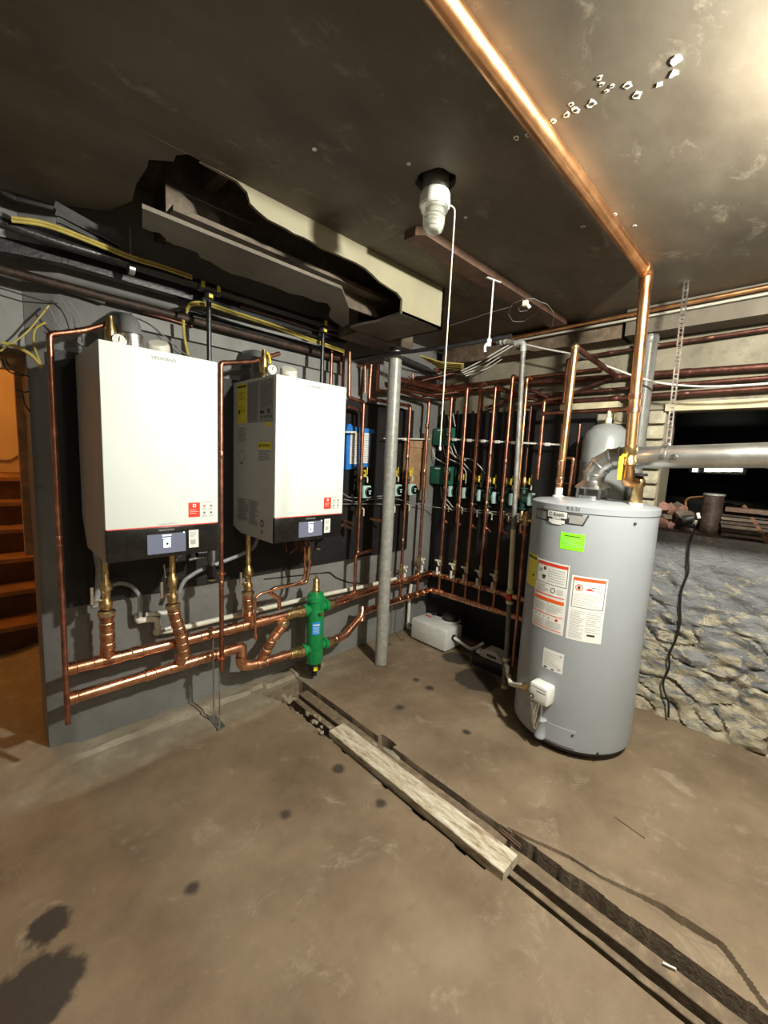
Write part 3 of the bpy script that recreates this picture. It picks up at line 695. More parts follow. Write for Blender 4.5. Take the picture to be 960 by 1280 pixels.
# thin copper discharge pipes
pipe('relief_discharge_pipe', [aY(85, 905, 2.27), aY(62, 418, 2.27), aY(105, 413, 2.27), aY(141, 403, 2.30)], .0115, 'thin copper discharge pipe at the left of the first boiler by the doorway', 'pipe', mt='copper_dull', bend=.02, fits=((0, .5),))
pipe('relief_discharge_pipe', [aY(277, 840, 2.27), aY(276, 455, 2.02), aY(313, 452, 2.10), aY(345, 446, 2.15)] if False else [aY(277, 838, 2.20), aY(276, 454, 2.20), aY(316, 452, 2.24), aY(349, 442, 2.26)], .0125, 'bare copper discharge pipe standing between the two white boilers', 'pipe', mt='copper_dull', bend=.02, fits=((0, .30), (0, .72)))
for z, y in ((aY(277, 716, 2.2).z, 2.2), (aY(277, 822, 2.2).z, 2.2)):
    pass
def clamp_ring(p, r, par, mt='copper'):
    MB().lathe([(r*1.0, -.005), (r*1.9, -.004), (r*1.9, .004), (r*1.0, .005)], p, (0, 0, 1), 14).build('pipe_clamp', mt, par)
dp = bpy.data.objects['relief_discharge_pipe.001']; q = aY(277, 717, 2.2); clamp_ring(q, .0125, dp); q = aY(277, 822, 2.2); clamp_ring(q, .0125, dp)
# ---------------------------------------------------------------- what stands on top of the boilers
def relief(x, y, z, lab, r=1., tall=.16, lev=True):
    t = thing('relief_valve', (x, y, z), lab, 'valve', 'relief valves with gauges on the boilers')
    MB().lathe([(.012, 0), (.012, .03), (.022, .035), (.025, .06), (.025, tall*.6), (.017, tall*.8), (.013, tall)], (x, y, z), (0, 0, 1), 12).build('body', 'brass', t)
    MB().lathe([(.030, 0), (.030, .018), (.026, .02)], (x+.02, y-.045, z+.05), (-.2, -1, .1), 20).build('gauge', 'chrome', t)
    o = MB().lathe([(.025, 0), (.0, .001)], (x+.0155, y-.066, z+.0525), (-.2, -1, .1), 20).bar((x+.015, y-.069, z+.045), (x+.018, y-.069, z+.066), .003, .002, 1).build('gauge_face', ['paper', 'print_dark'], t)
    if lev: MB().tube([(x, y, z+tall), (x+.03, y-.005, z+tall-.02), (x+.04, y-.008, z+tall-.10)], .006, .02, 8).build('lever', 'yellow', t)
    return t
relief(.475, 2.26, 2.01, 'brass relief valve and dial gauge on the first boiler', lev=False)
relief(1.20, 2.22, 2.01, 'brass relief valve with yellow lever and dial gauge on the second boiler')
t = thing('flue_elbow', (.56, 2.30, 2.01), 'dark grey plastic flue elbow rising from the first boiler', 'flue', 'grey plastic flue elbows')
MB().tube([(.56, 2.28, 2.01), (.56, 2.28, 2.16), (.56, 2.53, 2.22)], .047, .09, 20).build('elbow', 'grey_plastic', t)
MB().lathe([(.047, .03), (.052, .035), (.052, .10), (.047, .105)], (.56, 2.28, 2.01), (0, 0, 1), 20).build('collar', 'galv', t)
t = thing('flue_elbow', (1.24, 2.34, 2.01), 'dark grey plastic flue elbow rising from the second boiler', 'flue', 'grey plastic flue elbows')
MB().tube([(1.24, 2.34, 2.01), (1.24, 2.34, 2.15), (1.24, 2.53, 2.17)], .050, .08, 20).build('elbow', 'grey_plastic', t)
MB().lathe([(.05, .02), (.055, .025), (.055, .06), (.05, .065)], (1.24, 2.34, 2.01), (0, 0, 1), 20).build('collar', 'grey_plastic', t)
for (x, y, lab) in ((.68, 2.28, 'round cream intake cap on the first boiler'), (1.375, 2.24, 'round cream intake cap on the second boiler')):
    t = thing('intake_cap', (x, y, 2.01), lab, 'vent cap', 'cream intake caps on the boilers')
    MB().lathe([(.052, 0), (.052, .03), (.045, .05), (.045, .06)], (x, y, 2.01), (.0, -.1, 1), 22).build('collar', 'tank_plastic', t)
    MB().lathe([(.047, 0), (.05, .01), (.05, .03), (.042, .042), (0, .045)], (x, y+.01, 2.065), (-.2, -.45, .8), 22).build('cap', 'pvc', t)
# ---------------------------------------------------------------- below the boilers
t = thing('condensate_trap', tuple(aY(263, 740, 2.32)), 'grey and black condensate trap hanging under the first boiler', 'trap', 'condensate traps under the boilers')
q = aY(264, 700, 2.32); MB().lathe([(.012, .08), (.022, .06), (.022, .0), (.016, -.02), (.016, -.03)], q, (0, 0, 1), 14).build('body', 'grey_plastic', t)
MB().lathe([(.024, -.03), (.024, -.085), (.018, -.10), (.026, -.105), (.026, -.125), (.0, -.128)][::-1], q, (0, 0, 1), 14).build('cup', 'black_plastic', t)
MB().lathe([(.027, -.108), (.027, -.118)], q, (0, 0, 1), 14).build('ring', 'chrome', t)
q2 = aY(398, 665, 2.3); dd = dup(t, q2-q, 'grey and black condensate trap hanging under the second boiler')
tag(MB().tube(S([(120, 690), (124, 712), (122, 745), (118, 760), (116, 752)], 2.35), .014, .03, 10).build('drain_hose', 'hose_grey'), 'short grey hose hanging below the left corner of the first boiler', 'hose')
tag(MB().tube(S([(136, 733), (150, 728), (165, 732), (175, 745), (175, 770)], 2.44), .011, .03, 10).build('drain_hose', 'hose_grey'), 'dark grey hose arching from the first boiler to the white trap pipe', 'hose')
tag(MB().tube(S([(224, 740), (229, 726), (247, 714), (268, 706), (300, 694), (317, 685), (322, 672)], 2.36), .012, .03, 10).build('drain_hose', 'hose_grey'), 'light grey hose sloping up between the two boilers', 'hose')
m = MB()
for i, (a, b) in enumerate(((( 212, 700), (226, 684)), ((216, 704), (236, 684)), ((205, 706), (207, 722)))): m.tube(S([a, b], 2.3), .003, n=6)
tag(m.build('wire_loop', 'white_cable'), 'thin pale wires hanging under the first boiler screen', 'cable')
tag(MB().tube(S([(232, 690), (250, 686), (262, 684)], 2.28), .010).tube(S([(236, 700), (256, 695)], 2.3), .008).build('gas_valve_pipe', 'galv_pipe'), 'short dark pipes under the first boiler beside its trap', 'pipe')
t = thing('gas_valve', tuple(aY(250, 692, 2.3)), 'black ribbed valve knob under the first boiler', 'valve'); q = aY(246, 692, 2.3)
m = MB()
for i in range(6): m.lathe([(.024, i*.008), (.024, i*.008+.005)], q, (1, 0, 0), 12)
m.cyl(q, q+Vector((.05, 0, 0)), .019); m.build('knob', 'black_plastic', t)
m = MB()
for i in range(7):
    a = aY(367+random.uniform(-12, 22), 676+random.uniform(-3, 3), 2.25); m.tube([a, a+Vector((.01, 0, -.04)), a+Vector((random.uniform(-.04, .04), .02, -.06-.02*random.random()))], .006, .01, 8)
tag(m.build('valve_cluster', 'copper_old'), 'dark copper stubs clustered under the second boiler', 'pipe')
tag(MB().tube(S([(388, 676), (400, 676), (411, 668)], 2.2), .008, .02).build('sensor_cable', 'black_cable'), 'black cable hooked under the second boiler', 'cable')
tag(MB().tube(S([(404, 716), (412, 715), (420, 722), (436, 728), (452, 729)], 2.52), .004, .02, 8).tube(S([(330, 724), (404, 716)], 2.525), .004, n=8).build('sensor_cable', 'black_cable'), 'thin black cable lying along the grey wall behind the separator', 'cable')
# white drain line behind the headers
Yp = 2.47
t = thing('drain_pipe', tuple(aY(170, 770, Yp)), 'long white plastic drain pipe behind the upper header', 'pipe')
MB().tube(S([(172, 768), (172, 776), (190, 774), (197, 775), (197, 790), (215, 788), (300, 768), (388, 747), (460, 732), (500, 722)], Yp), .016, .025, 14).build('tube', 'pvc', t)
for a in ((174, 775), (196, 790)): MB().ball(aY(*a, Yp), .021).build('elbow', 'pvc', t)
coupling(aY(301, 768, Yp), (1, 0, 0), .016, .05, par=t, mt='pvc', lip='pvc')
m = MB().tube(S([(182, 768), (208, 766)], Yp), .013).tube(S([(205, 787), (218, 783), (222, 776)], Yp-.03), .010, .02); m.build('branch', 'white_plastic', t)
# strut stands
def stand(x, y, ht, lab, sx=.10):
    t = thing('pipe_stand', (x, y, 0), lab, 'stand', 'thin steel stands under the headers')
    MB().cbox((x, y-.03, .016), (.045, .15, .008)).build('foot_plate', 'galv', t)
    for dy, zz in ((.01, ht[0]), (-.075, ht[1])):
        MB().cyl((x, y+dy, .02), (x, y+dy, zz), .0045, n=8).build('rod', 'galv', t)
    return t
sx, sy = aZ(270, 905).x, 2.30
t = stand(sx, sy, (.515, .365), 'steel stand with two rods under both headers left of the separator')
MB().lathe([(.030, -.008), (.034, -.008), (.034, .008), (.030, .008)], (sx, 2.345, .543), (1, 0, 0), 16).build('clamp', 'copper_dull', t)
MB().lathe([(.030, -.008), (.034, -.008), (.034, .008), (.030, .008)], (sx+.03, 2.345, .394), (1, 0, 0), 16).build('clamp', 'copper_dull', t)
# ---------------------------------------------------------------- green hydraulic separator
cx, cy = 1.655, 2.30
t = thing('hydraulic_separator', (cx, cy, .05), 'green upright hydraulic separator with a brass air vent between the headers', 'separator')
MB().lathe([(.02, .145), (.052, .15), (.060, .17), (.060, .60), (.068, .605), (.068, .625), (.060, .63), (.052, .655), (.03, .665)], (cx, cy, 0), (0, 0, 1), 28).build('body', 'green_paint', t)
for s_, zz in ((-1, .548), (1, .548), (-1, .262), (1, .262)):
    MB().lathe([(.031, .045), (.031, .075), (.042, .08), (.042, .10)], (cx, cy, zz), (s_, 0, 0), 18).build('port', 'green_paint', t)
    MB().lathe([(.040, .10), (.040, .125), (.033, .128), (.033, .15)], (cx, cy, zz), (s_, 0, 0), 8).build('union', 'brass', t)
MB().lathe([(.026, .66), (.027, .68), (.024, .684), (.024, .745), (.018, .755), (.009, .757), (.009, .775), (.005, .78)], (cx, cy, 0), (0, 0, 1), 16).build('air_vent', 'brass', t)
MB().lathe([(.0, .085), (.012, .085), (.012, .06), (.0, .06)][::-1], (cx, cy, 0), (0, 0, 1)).lathe([(.0, .145), (.048, .143), (.050, .11), (.045, .095), (.022, .09), (.022, .05), (.0, .05)], (cx, cy, 0), (0, 0, 1), 20).build('magnet_sleeve', 'black_plastic', t)
def sepmap(u, v, h):
    th = math.atan2(-1, -.75)+u/.06; return (cx+(.0605+h)*math.cos(th), cy+(.0605+h)*math.sin(th), v)
d = Decal(sepmap, .01); d.rect(-.018, .375, .038, .465, 'blue_label', .0008).rect(-.012, .440, .032, .450, 'paper', .0015).rows(-.012, .385, .030, .432, 4, 'paper', .0015, .25); d.build('label_plate', t, 'small blue label')
d = Decal(sepmap, .01); d.rect(0, .11, .03, .135, 'yellow_label', -.009); d.build('sleeve_label', t, 'small yellow label on the black sleeve')
th = math.atan2(-1, -.1); MB().cyl((cx+.05*math.cos(th), cy+.05*math.sin(th), .53), (cx+.085*math.cos(th), cy+.085*math.sin(th), .53), .009, n=10).bar((cx+.085*math.cos(th)-.015, cy+.085*math.sin(th), .54), (cx+.085*math.cos(th)+.02, cy+.085*math.sin(th), .525), .008, .008).build('drain_cock', 'brass', t)
# ================================================================ right of the separator: columns, headers, risers
def column(x, y, r, z1, lab, mt='column_paint'):
    t = thing('support_column', (x, y, 0), lab, 'column', 'round steel columns')
    MB().lathe([(r, .0), (r, z1)], (x, y, .005), (0, 0, 1), 28).build('shaft', mt, t)
    MB().lathe([(r*1.02, z1-.05), (r*1.10, z1-.045), (r*1.10, z1-.012), (r*1.02, z1-.008)], (x, y, .005), (0, 0, 1), 28).build('collar', mt, t)
    return t
colx, coly = 2.21, 2.185
column(colx, coly, .047, 2.36, 'grey steel column standing between the separator and the room corner')
column(3.05, .80, .045, 2.43, 'grey steel column rising behind the water heater and its flue duct', 'duct_dull')
MB().box((2.99, -3.2, 2.44), (3.15, .93, ZC-.002)).build('trim_5', 'ceiling_paint', None, org=(3, 0, 2.44))['kind'] = 'structure'
# upper header runs from the separator round the corner
UZ, LZ = .54, .40
def head(pts, lab, cs):
    t = thing('copper_header', tuple(pts[0]), lab, 'pipe', 'copper headers running round the room corner')
    MB().tube(pts, .026, .06, 18).build('tube', 'copper', t)
    for i in range(1, len(pts)-1):
        a = (pts[i-1]-pts[i]).normalized(); b = (pts[i+1]-pts[i]).normalized()
        if a.dot(b) < -.98: continue
        MB().tube([pts[i]+a*.07, pts[i], pts[i]+b*.07], .0295, .06, 18).build('elbow', 'copper', t)
    for p, d in cs: coupling(p, d, .026, .035, par=t)
    return t
V = Vector
up_ = [V((1.80, 2.30, .548)), V((2.25, 2.36, .545)), V((3.08, 2.42, UZ)), V((3.08, 1.42, UZ))]
lo_ = [V((1.80, 2.30, .262)), V((1.93, 2.30, .27)), aY(452, 770, 2.32), V((2.12, 2.33, LZ+.0)), V((3.02, 2.37, LZ)), V((3.02, 1.42, LZ))]
RY = [2.272, 2.115, 1.983, 1.846, 1.703]
cs = [(V((3.08, y+dy, UZ)), (0, 1, 0)) for y in RY for dy in (-.035, .035)]+[(V((x, 2.36+.06*(x-2.25)/.83, .543)), (1, 0, 0)) for x in (1.86, 1.94, 2.05, 2.6, 2.68)]
head(up_, 'upper copper header running round the corner behind the riser valves', cs)
cs = [(V((3.02, y+dy, LZ)), (0, 1, 0)) for y in RY for dy in (-.03, .03)]+[(V((x, 2.35, LZ)), (1, 0, 0)) for x in (2.58, 2.68, 2.81, 2.90)]+[(V((1.86, 2.30, .265)), (1, 0, 0))]
head(lo_, 'lower copper header running round the corner, fed by the riser drops', cs)
# ---------------------------------------------------------------- risers with drain valves
WHERE = ['nearest the room corner', 'second from the room corner', 'third from the room corner', 'fourth from the room corner', 'beside the grey gas pipe']
def drain(par, x, y, z, sx, sy):
    # brass drain valve with a white wing handle and white capped spout, on the side given by (sx, sy)
    MB().lathe([(.013, -.05), (.018, -.045), (.018, .045), (.013, .05)], (x, y, z), (0, 0, 1), 12).lathe([(.013, -.15), (.016, -.145), (.016, -.12), (.013, -.115)], (x, y, z), (0, 0, 1), 12).build('valve_body', 'brass', par)
    hx, hy = x+sx*.05, y+sy*.05
    MB().cyl((x, y, z), (hx, hy, z), .009, n=10).bar((hx-.028*abs(sy)-.0, hy-.028*abs(sx), z+.012), (hx+.028*abs(sy), hy+.028*abs(sx), z+.012), .012, .014).bar((hx, hy, z+.012), (hx+.01, hy-.01, z-.035), .010, .012).build('wing_handle', 'pvc', par)
    MB().cyl((hx, hy, z-.05), (hx, hy, z-.115), .011, n=10).cyl((x, y, z-.10), (hx, hy, z-.115), .008, n=8).build('spout', 'white_plastic', par)
def riser(pts, zv, sx, sy, lab, r=.0135, grp='tall copper risers of the heating loops', cpl=()):
    t = pipe('copper_riser', pts, r, lab, 'pipe', grp, mt='copper_dull', bend=.03)
    if zv is not None: drain(t, pts[0][0], pts[0][1], zv, sx, sy)
    for z in cpl: coupling((pts[0][0], pts[0][1], z), (0, 0, 1), r, .03, par=t, mt='copper_dull')
    return t
ZT = [2.155, 2.225, 2.25, 2.215, 2.28]
for k in range(5):
    y = RY[k]; dx = .025+.028*k; yb = 2.44-.0*k
    pts = [(3.02, y, LZ+.02), (3.02, y, ZT[k]), (3.02+dx, y, ZT[k]+.0), (3.02+dx, 2.36+.028*k, ZT[k]), (2.3+.1*k, 2.36+.028*k, ZT[k])]
    riser(pts, .695, -1, 0, 'tall copper riser on the black board of the right wall, '+WHERE[k], cpl=(1.18+.03*k, 1.86-.06*k))
# two risers on the boiler wall between the column and the corner, one half hidden by the column
riser([(2.628, 2.40, LZ), (2.63, 2.40, 2.045), (2.30, 2.40, 2.045), aY(461, 499, 2.40), aY(464, 456, 2.40)], .655, 1, 0, 'copper riser between the steel column and the corner, left of the plywood box', cpl=(1.62, .9))
riser([(2.86, 2.40, LZ), (2.87, 2.40, 2.115), aY(500, 489, 2.40), aY(472, 489, 2.40), aY(473, 454, 2.40)], .695, 1, 0, 'copper riser on the boiler wall closest to the room corner', cpl=(1.5, 1.9))
riser([(2.42, 2.40, LZ), (2.42, 2.40, 1.25)], .64, 1, 0, 'copper riser half hidden behind the steel column')
# pair of copper pipes right of the second boiler
x = aY(445, 690, 2.36).x
t = pipe('copper_riser', [(x, 2.36, .57), (x, 2.36, .86), (x+.22, 2.38, .875)], .013, 'short copper riser feeding the crossbar right of the second boiler', 'pipe', None, 'copper_dull', bend=.02)
t = pipe('copper_riser', [(x, 2.34, .88), (x, 2.34, 2.0), aY(436, 497, 2.34), aY(437, 440, 2.34)], .013, 'copper riser beside the blue holder, with an elbow at its foot', 'pipe', None, 'copper_dull', bend=.02, fits=((0, .5),))
MB().ball((x, 2.34, .885), .019).build('foot_elbow', 'copper_dull', t)
t = pipe('copper_riser', [aY(451, 583, 2.42), aY(452.5, 513, 2.42), aY(433, 508, 2.42)], .013, 'copper pipe coming down to the yellow handled valve right of the second boiler', 'pipe', None, 'copper_dull', bend=.02)
a = aY(449, 591, 2.40); MB().cyl(a+V((0, 0, .07)), a-V((0, 0, .12)), .014, n=12).cyl(a, a+V((.05, 0, 0)), .014, n=12).build('valve_body', 'brass', t); MB().cbox(a+V((0, -.025, .01)), (.022, .012, .09), 0, 0, .004).build('lever', 'yellow', t)
q = aY(447, 634, 2.40); t = pipe('copper_riser', [aY(446, 672, 2.38), (q.x, 2.38, q.z)], .012, 'short copper drop with brass ball valve under the left circulator', 'pipe', None, 'copper', bend=.02)
MB().ball(q+V((0, -.02, 0)), .022).cyl(q, q+V((0, 0, -.07)), .015, n=10).build('ball_valve', 'brass', t)
for i, ((a, b), lab) in enumerate(((((429, 650), (441, 655)), 'short copper stub beside the second boiler, upper of two'), (((424, 655), (441, 661)), 'short copper stub beside the second boiler, lower of two'), (((463, 648), (481, 652)), 'short copper stub reaching behind the steel column'))):
    p = aY(*a, 2.47); q = aY(*b, 2.36); t = pipe('copper_stub', [p, q], .011, lab, 'pipe', 'short copper stubs on the black board', 'copper'); coupling(p+(q-p)*.15, q-p, .011, .03, par=t)
# drops from above, between the boilers and the column
for i, (a, b, lab) in enumerate((((414.7, 434), (413, 500), 'copper drop just right of the thin black gas drop, above the second boiler'), ((429.5, 441), (428, 500), 'copper drop behind the top right corner of the second boiler'), ((456, 456), (456, 491), 'short copper drop left of the steel column, near its top'))):
    pipe('copper_drop', [aY(*b, 2.44), aY(*a, 2.44), aY(*a, 2.44)+V((0, .07, .0))], .012, lab, 'pipe', 'copper drops from the pipes along the boiler wall', 'copper_dull', bend=.02)
pipe('copper_drop', S([(516, 468), (516, 483), (556, 488)], 2.46), .011, 'little copper drop turning right beside the steel column top', 'pipe', None, 'copper_dull', bend=.02)
pipe('copper_drop', S([(511, 473), (511, 479)], 2.48)+[], .010, 'tiny copper stub beside the steel column top', 'pipe', None, 'copper', elbows=False)
# circulators
def circulator(x, y, z, lab):
    t = thing('circulator_pump', (x, y, z), lab, 'pump', 'small dark green circulator pumps')
    MB().lathe([(.012, -.10), (.012, -.088), (.034, -.085), (.034, -.075), (.018, -.07), (.026, -.03), (.026, .03), (.018, .07), (.034, .075), (.034, .085), (.012, .088), (.012, .10)], (x, y, z), (0, 0, 1), 14).build('volute', 'pump_green', t)
    MB().lathe([(.032, .0), (.043, .008), (.043, .05), (.038, .055)], (x, y, z), (0, -1, 0), 18).build('motor', 'pump_green', t)
    MB().cbox((x, y-.068, z), (.080, .028, .098), 0, 0, .008).build('control_box', 'pump_teal', t)
    m = MB().lathe([(.037, 0), (.037, .012), (.030, .016)], (x+.012, y-.081, z), (0, -1, 0), 20); m.lathe([(.033, 0.0165), (.027, .0165)], (x+.012, y-.081, z), (0, -1, 0), 20, 1, False)
    m.cbox((x+.012, y-.098, z+.009), (.03, .002, .008), 1).cbox((x+.012, y-.098, z-.010), (.018, .002, .014), 1); m.build('face_plate', ['pump_green', 'pump_teal'], t)
    # isolating valves above and below
    MB().lathe([(.013, .10), (.017, .11), (.017, .15), (.013, .155), (.013, .17)], (x, y, z), (0, 0, 1), 10).cyl((x, y, z+.13), (x, y-.04, z+.13), .009, n=8).lathe([(.013, -.17), (.017, -.15), (.017, -.11), (.013, -.10)], (x, y, z), (0, 0, 1), 10).build('isolation_valve', 'brass', t)
    MB().cbox((x-.004, y-.045, z+.14), (.020, .010, .052), 0, 0, .003).bar((x+.02, y-.045, z+.13), (x+.022, y-.045, z+.19), .006, .006).build('lever', 'yellow', t)
    MB().tube([(x+.028, y-.02, z+.125), (x+.03, y-.045, z+.105), (x+.028, y-.045, z+.07)], .006, .01, 8).tube([(x, y-.02, z-.13), (x, y-.05, z-.135), (x, y-.05, z-.19)], .0055, .01, 8).build('union_lug', 'cream_pipe', t)
    return t
PXS = [(563, 614), (580, 616), (599, 619), (617.5, 622), (638.5, 624), (662, 624)]
pw = ['nearest the room corner', 'second from the room corner', 'third from the room corner', 'fourth from the room corner', 'fifth from the corner, partly behind the grey gas pipe', 'closest to the water heater']
for k, (px, py) in enumerate(PXS):
    q = aX(px, py, 3.10); lab = 'circulator on the right wall board, '+pw[k]
    if k == 0: cp = circulator(q.x, q.y+.055, q.z, lab); c0 = V((q.x, q.y+.055, q.z))
    else: dup(cp, V((q.x, q.y+.055, q.z))-c0, lab)
    y = q.y+.055
    pipe('pump_tail', [(3.10, y, q.z-.17), (3.10, y, q.z-.27), (3.03, y-.085, q.z-.275)], .011, 'copper elbow below the circulator, '+pw[k].replace('closest to', 'next to'), 'pipe', 'copper elbows below the circulators', 'copper', bend=.02, fits=((1, .6),))
    pipe('pump_feed', [(3.10, y, q.z+.16), (3.10, y, 2.10-.01*k)], .008, 'thin copper feed above the circulator, '+pw[k].replace('closest to', 'next to'), 'pipe', 'copper feeds above the circulators', 'copper_old', elbows=False)
for px, py, lab in ((459, 615, 'circulator on the boiler wall below the blue holder'), (498, 613, 'circulator half hidden behind the steel column'), (516, 612, 'circulator in front of the plywood box near the corner')):
    q = aY(px, py, 2.37); dup(cp, V((q.x, 2.45, q.z))-c0, lab)
# pipe rails with clips
t = thing('pipe_rail', tuple(aX(605, 551, 3.07)), 'white clip rail holding the risers on the right wall board', 'rail', 'white clip rails across the risers')
a = aX(563, 549, 3.045); b = aX(702, 556, 3.045); MB().bar(a, b, .012, .012).build('rail', 'white_plastic', t)
for y in RY+[1.43]:
    z = a.z+(b.z-a.z)*(a.y-y)/(a.y-b.y); MB().lathe([(.0145, -.010), (.020, -.010), (.020, .010), (.0145, .010)], (3.022, y, z), (0, 0, 1), 12).build('clip', 'copper_dull', t); MB().cbox((3.04, y-.045, z-.004), (.02, .035, .022)).build('bracket', 'white_plastic', t)
t = thing('pipe_rail', tuple(aY(515, 550, 2.43)), 'white clip rail on the boiler wall right of the steel column', 'rail', 'white clip rails across the risers')
MB().bar(aY(480, 548, 2.43), aY(537, 549, 2.43), .010, .010).build('rail', 'white_plastic', t); MB().cbox(aY(506, 549, 2.42), (.035, .02, .022)).build('bracket', 'white_plastic', t)
tag(MB().bar(aY(431, 540, 2.42), aY(446, 540, 2.42), .010, .010).build('pipe_rail', 'white_plastic'), 'short white clip rail in front of the blue holder', 'rail', 'white clip rails across the risers')
# blue document holder
t = thing('document_holder', tuple(aY(448, 585, 2.50)), 'blue plastic document holder with white sheets on the black board', 'holder')
P = [aY(x, y, 2.50) for x, y in ((431, 536), (433, 530), (436, 530), (438, 533), (466, 537), (466, 542), (462, 541), (459, 583), (430, 587))]
MB().prism([(p.x, 2.475, p.z) for p in P], (0, .028, 0)).build('tray', 'blue_plastic', t)
for a, b, c, d_ in ((436, 540, 445, 580), (452, 541, 458, 579)):
    p = aY(a, b, 2.497); q = aY(c, d_, 2.497); dd = Decal(lambda u, v, h: (u, 2.4745-h, v), 1); dd.rect(p.x, q.z, q.x, p.z, 'paper', .001).rows(p.x+.006, q.z+.01, q.x-.006, p.z-.01, 12, h=.002, fill=.25); dd.build('sheet', t)
# plywood box, green control boxes
a = aY(506, 548, 2.50); b = aY(524, 612, 2.50)
t = thing('plywood_box', (a.x, 2.52, b.z), 'small light brown plywood box on the boiler wall near the corner', 'box')
MB().cbox(((a.x+b.x)/2, 2.488, (a.z+b.z)/2), (b.x-a.x, .04, a.z-b.z), 0, 0, .003).build('panel', 'ply', t)
MB().cbox(((a.x+b.x)/2, 2.486, a.z-.04), (b.x-a.x+.012, .05, .07), 0, 0, .003).build('lid', 'ply', t)
tag(MB().box((b.x+.01, 2.47, b.z-.1), (b.x+.10, 2.53, a.z+.06)).build('wall_batten', 'wall_cream'), 'pale grey vertical batten between the plywood box and the corner', 'batten')
for (x0, y0, x1, y1, lab) in ((543, 534, 567, 558, 'green zone control box above its twin on the black board'), (540, 581, 566, 608, 'green zone control box lower of the two, with a white stripe')):
    a = aX(x0, y0, 3.10); b = aX(x1, y1, 3.10); t = thing('zone_control_box', (3.15, (a.y+b.y)/2, b.z), lab, 'control box', 'green zone control boxes')
    MB().cbox((3.115, (a.y+b.y)/2, (a.z+b.z)/2), (.06, a.y-b.y, a.z-b.z-.02), 0, 0, .005).build('housing', 'green_box', t)
    d = Decal(lambda u, v, h: (3.085-h, u, v), 1); d.rect(a.y-.05, a.z-.035, (a.y+b.y)/2, a.z-.027, 'white_plastic', .001); d.rect((a.y+b.y)/2-.03, b.z+.05, b.y+.02, a.z-.06, 'panel_black', .001); d.rect((a.y+b.y)/2-.045, a.z-.075, b.y+.045, a.z-.065, 'white_plastic', .002); d.build('front_print', t)
m = MB()
for L in ([(541, 561), (543, 572), (557, 580), (562, 588)], [(554, 556), (557, 572), (576, 580), (583, 590), (582, 604)], [(559, 556), (563, 566), (577, 576), (589, 590)], [(563, 558), (568, 572), (590, 574), (600, 583), (607, 592)], [(567, 557), (571, 568), (582, 576)], [(551, 608), (552, 622), (560, 633), (565, 638)], [(555, 608), (555, 620), (566, 634)], [(560, 518), (562, 530)], [(566, 517), (569, 533)]):
    m.tube([aX(x, y, 3.075) for x, y in L], .0045, .03, 6)
tag(m.build('control_wiring', 'white_cable'), 'grey white control wires looping between the green boxes and circulators', 'cable')
m = MB()
for dz in (0, .02): m.tube([aX(x, y, 3.06)+V((0, 0, dz)) for x, y in ((566, 637), (600, 641), (640, 645), (655, 650))], .004, n=6)
m.tube([aY(x, y, 2.44) for x, y in ((430, 624), (447, 628), (462, 624), (490, 622), (512, 628), (536, 633))]+[aX(560, 636, 3.06)], .0045, .02, 6).tube([aY(x, y, 2.46) for x, y in ((428, 616), (436, 622), (452, 622), (478, 620))], .0045, .03, 6).tube([aY(x, y, 2.46) for x, y in ((428, 630), (470, 630), (500, 631))], .0035, n=6)
tag(m.build('control_wiring', 'grey_cable'), 'grey wires strung along both walls below the circulators', 'cable')
# grey gas riser with red tag, drip leg and flexible line to the heater
g0 = aX(632, 850, 2.62); g1 = aX(654.5, 440, 2.62); gt = aX(654.5, 428, 2.62); ge = aX(622, 428, 2.62); gb = aX(630, 868, 2.62)
t = thing('gas_riser', (gb.x, gb.y, .01), 'tall grey iron gas pipe with cream patch standing left of the water heater', 'pipe')
MB().tube([(gb.x, gb.y, .03), gt, ge], .0165, .05, 14).build('tube', 'galv_pipe', t)
def along(a, b, z): return a+(b-a)*((z-a.z)/(b.z-a.z))
mid = lambda z: along(V((gb.x, gb.y, .03)), gt, z)
za, zb_ = aX(645, 662, 2.62).z, aX(638, 738, 2.62).z
MB().cyl(mid(zb_), mid(za), .0172, n=14).build('painted_patch', 'cream_pipe', t)
for zz in (.035, .235, zb_-.01, zb_-.085): MB().lathe([(.018, -.012), (.024, -.010), (.024, .010), (.018, .012)], mid(zz), (0, 0, 1), 12).build('fitting', 'cream_pipe', t)
MB().cyl(mid(.23), mid(.05), .021, n=12).build('drip_leg', 'galv_pipe', t)
MB().tube([gt+V((0, 0, -.06)), gt, gt+V((0, .06, 0))], .021, .04, 14).build('elbow', 'column_paint', t)
q = mid(zb_-.045); MB().lathe([(.020, 0), (.022, .01), (.018, .014)], q+V((-.015, .0, 0)), (-1, -.3, 0), 14).build('red_tag', 'red_label', t)
for k in range(2): MB().lathe([(.018, -.008), (.026, -.006), (.026, .006), (.018, .008)], ge+V((0, -.03-.03*k, 0)), (0, 1, 0), 12).build('ring', 'column_paint', t)
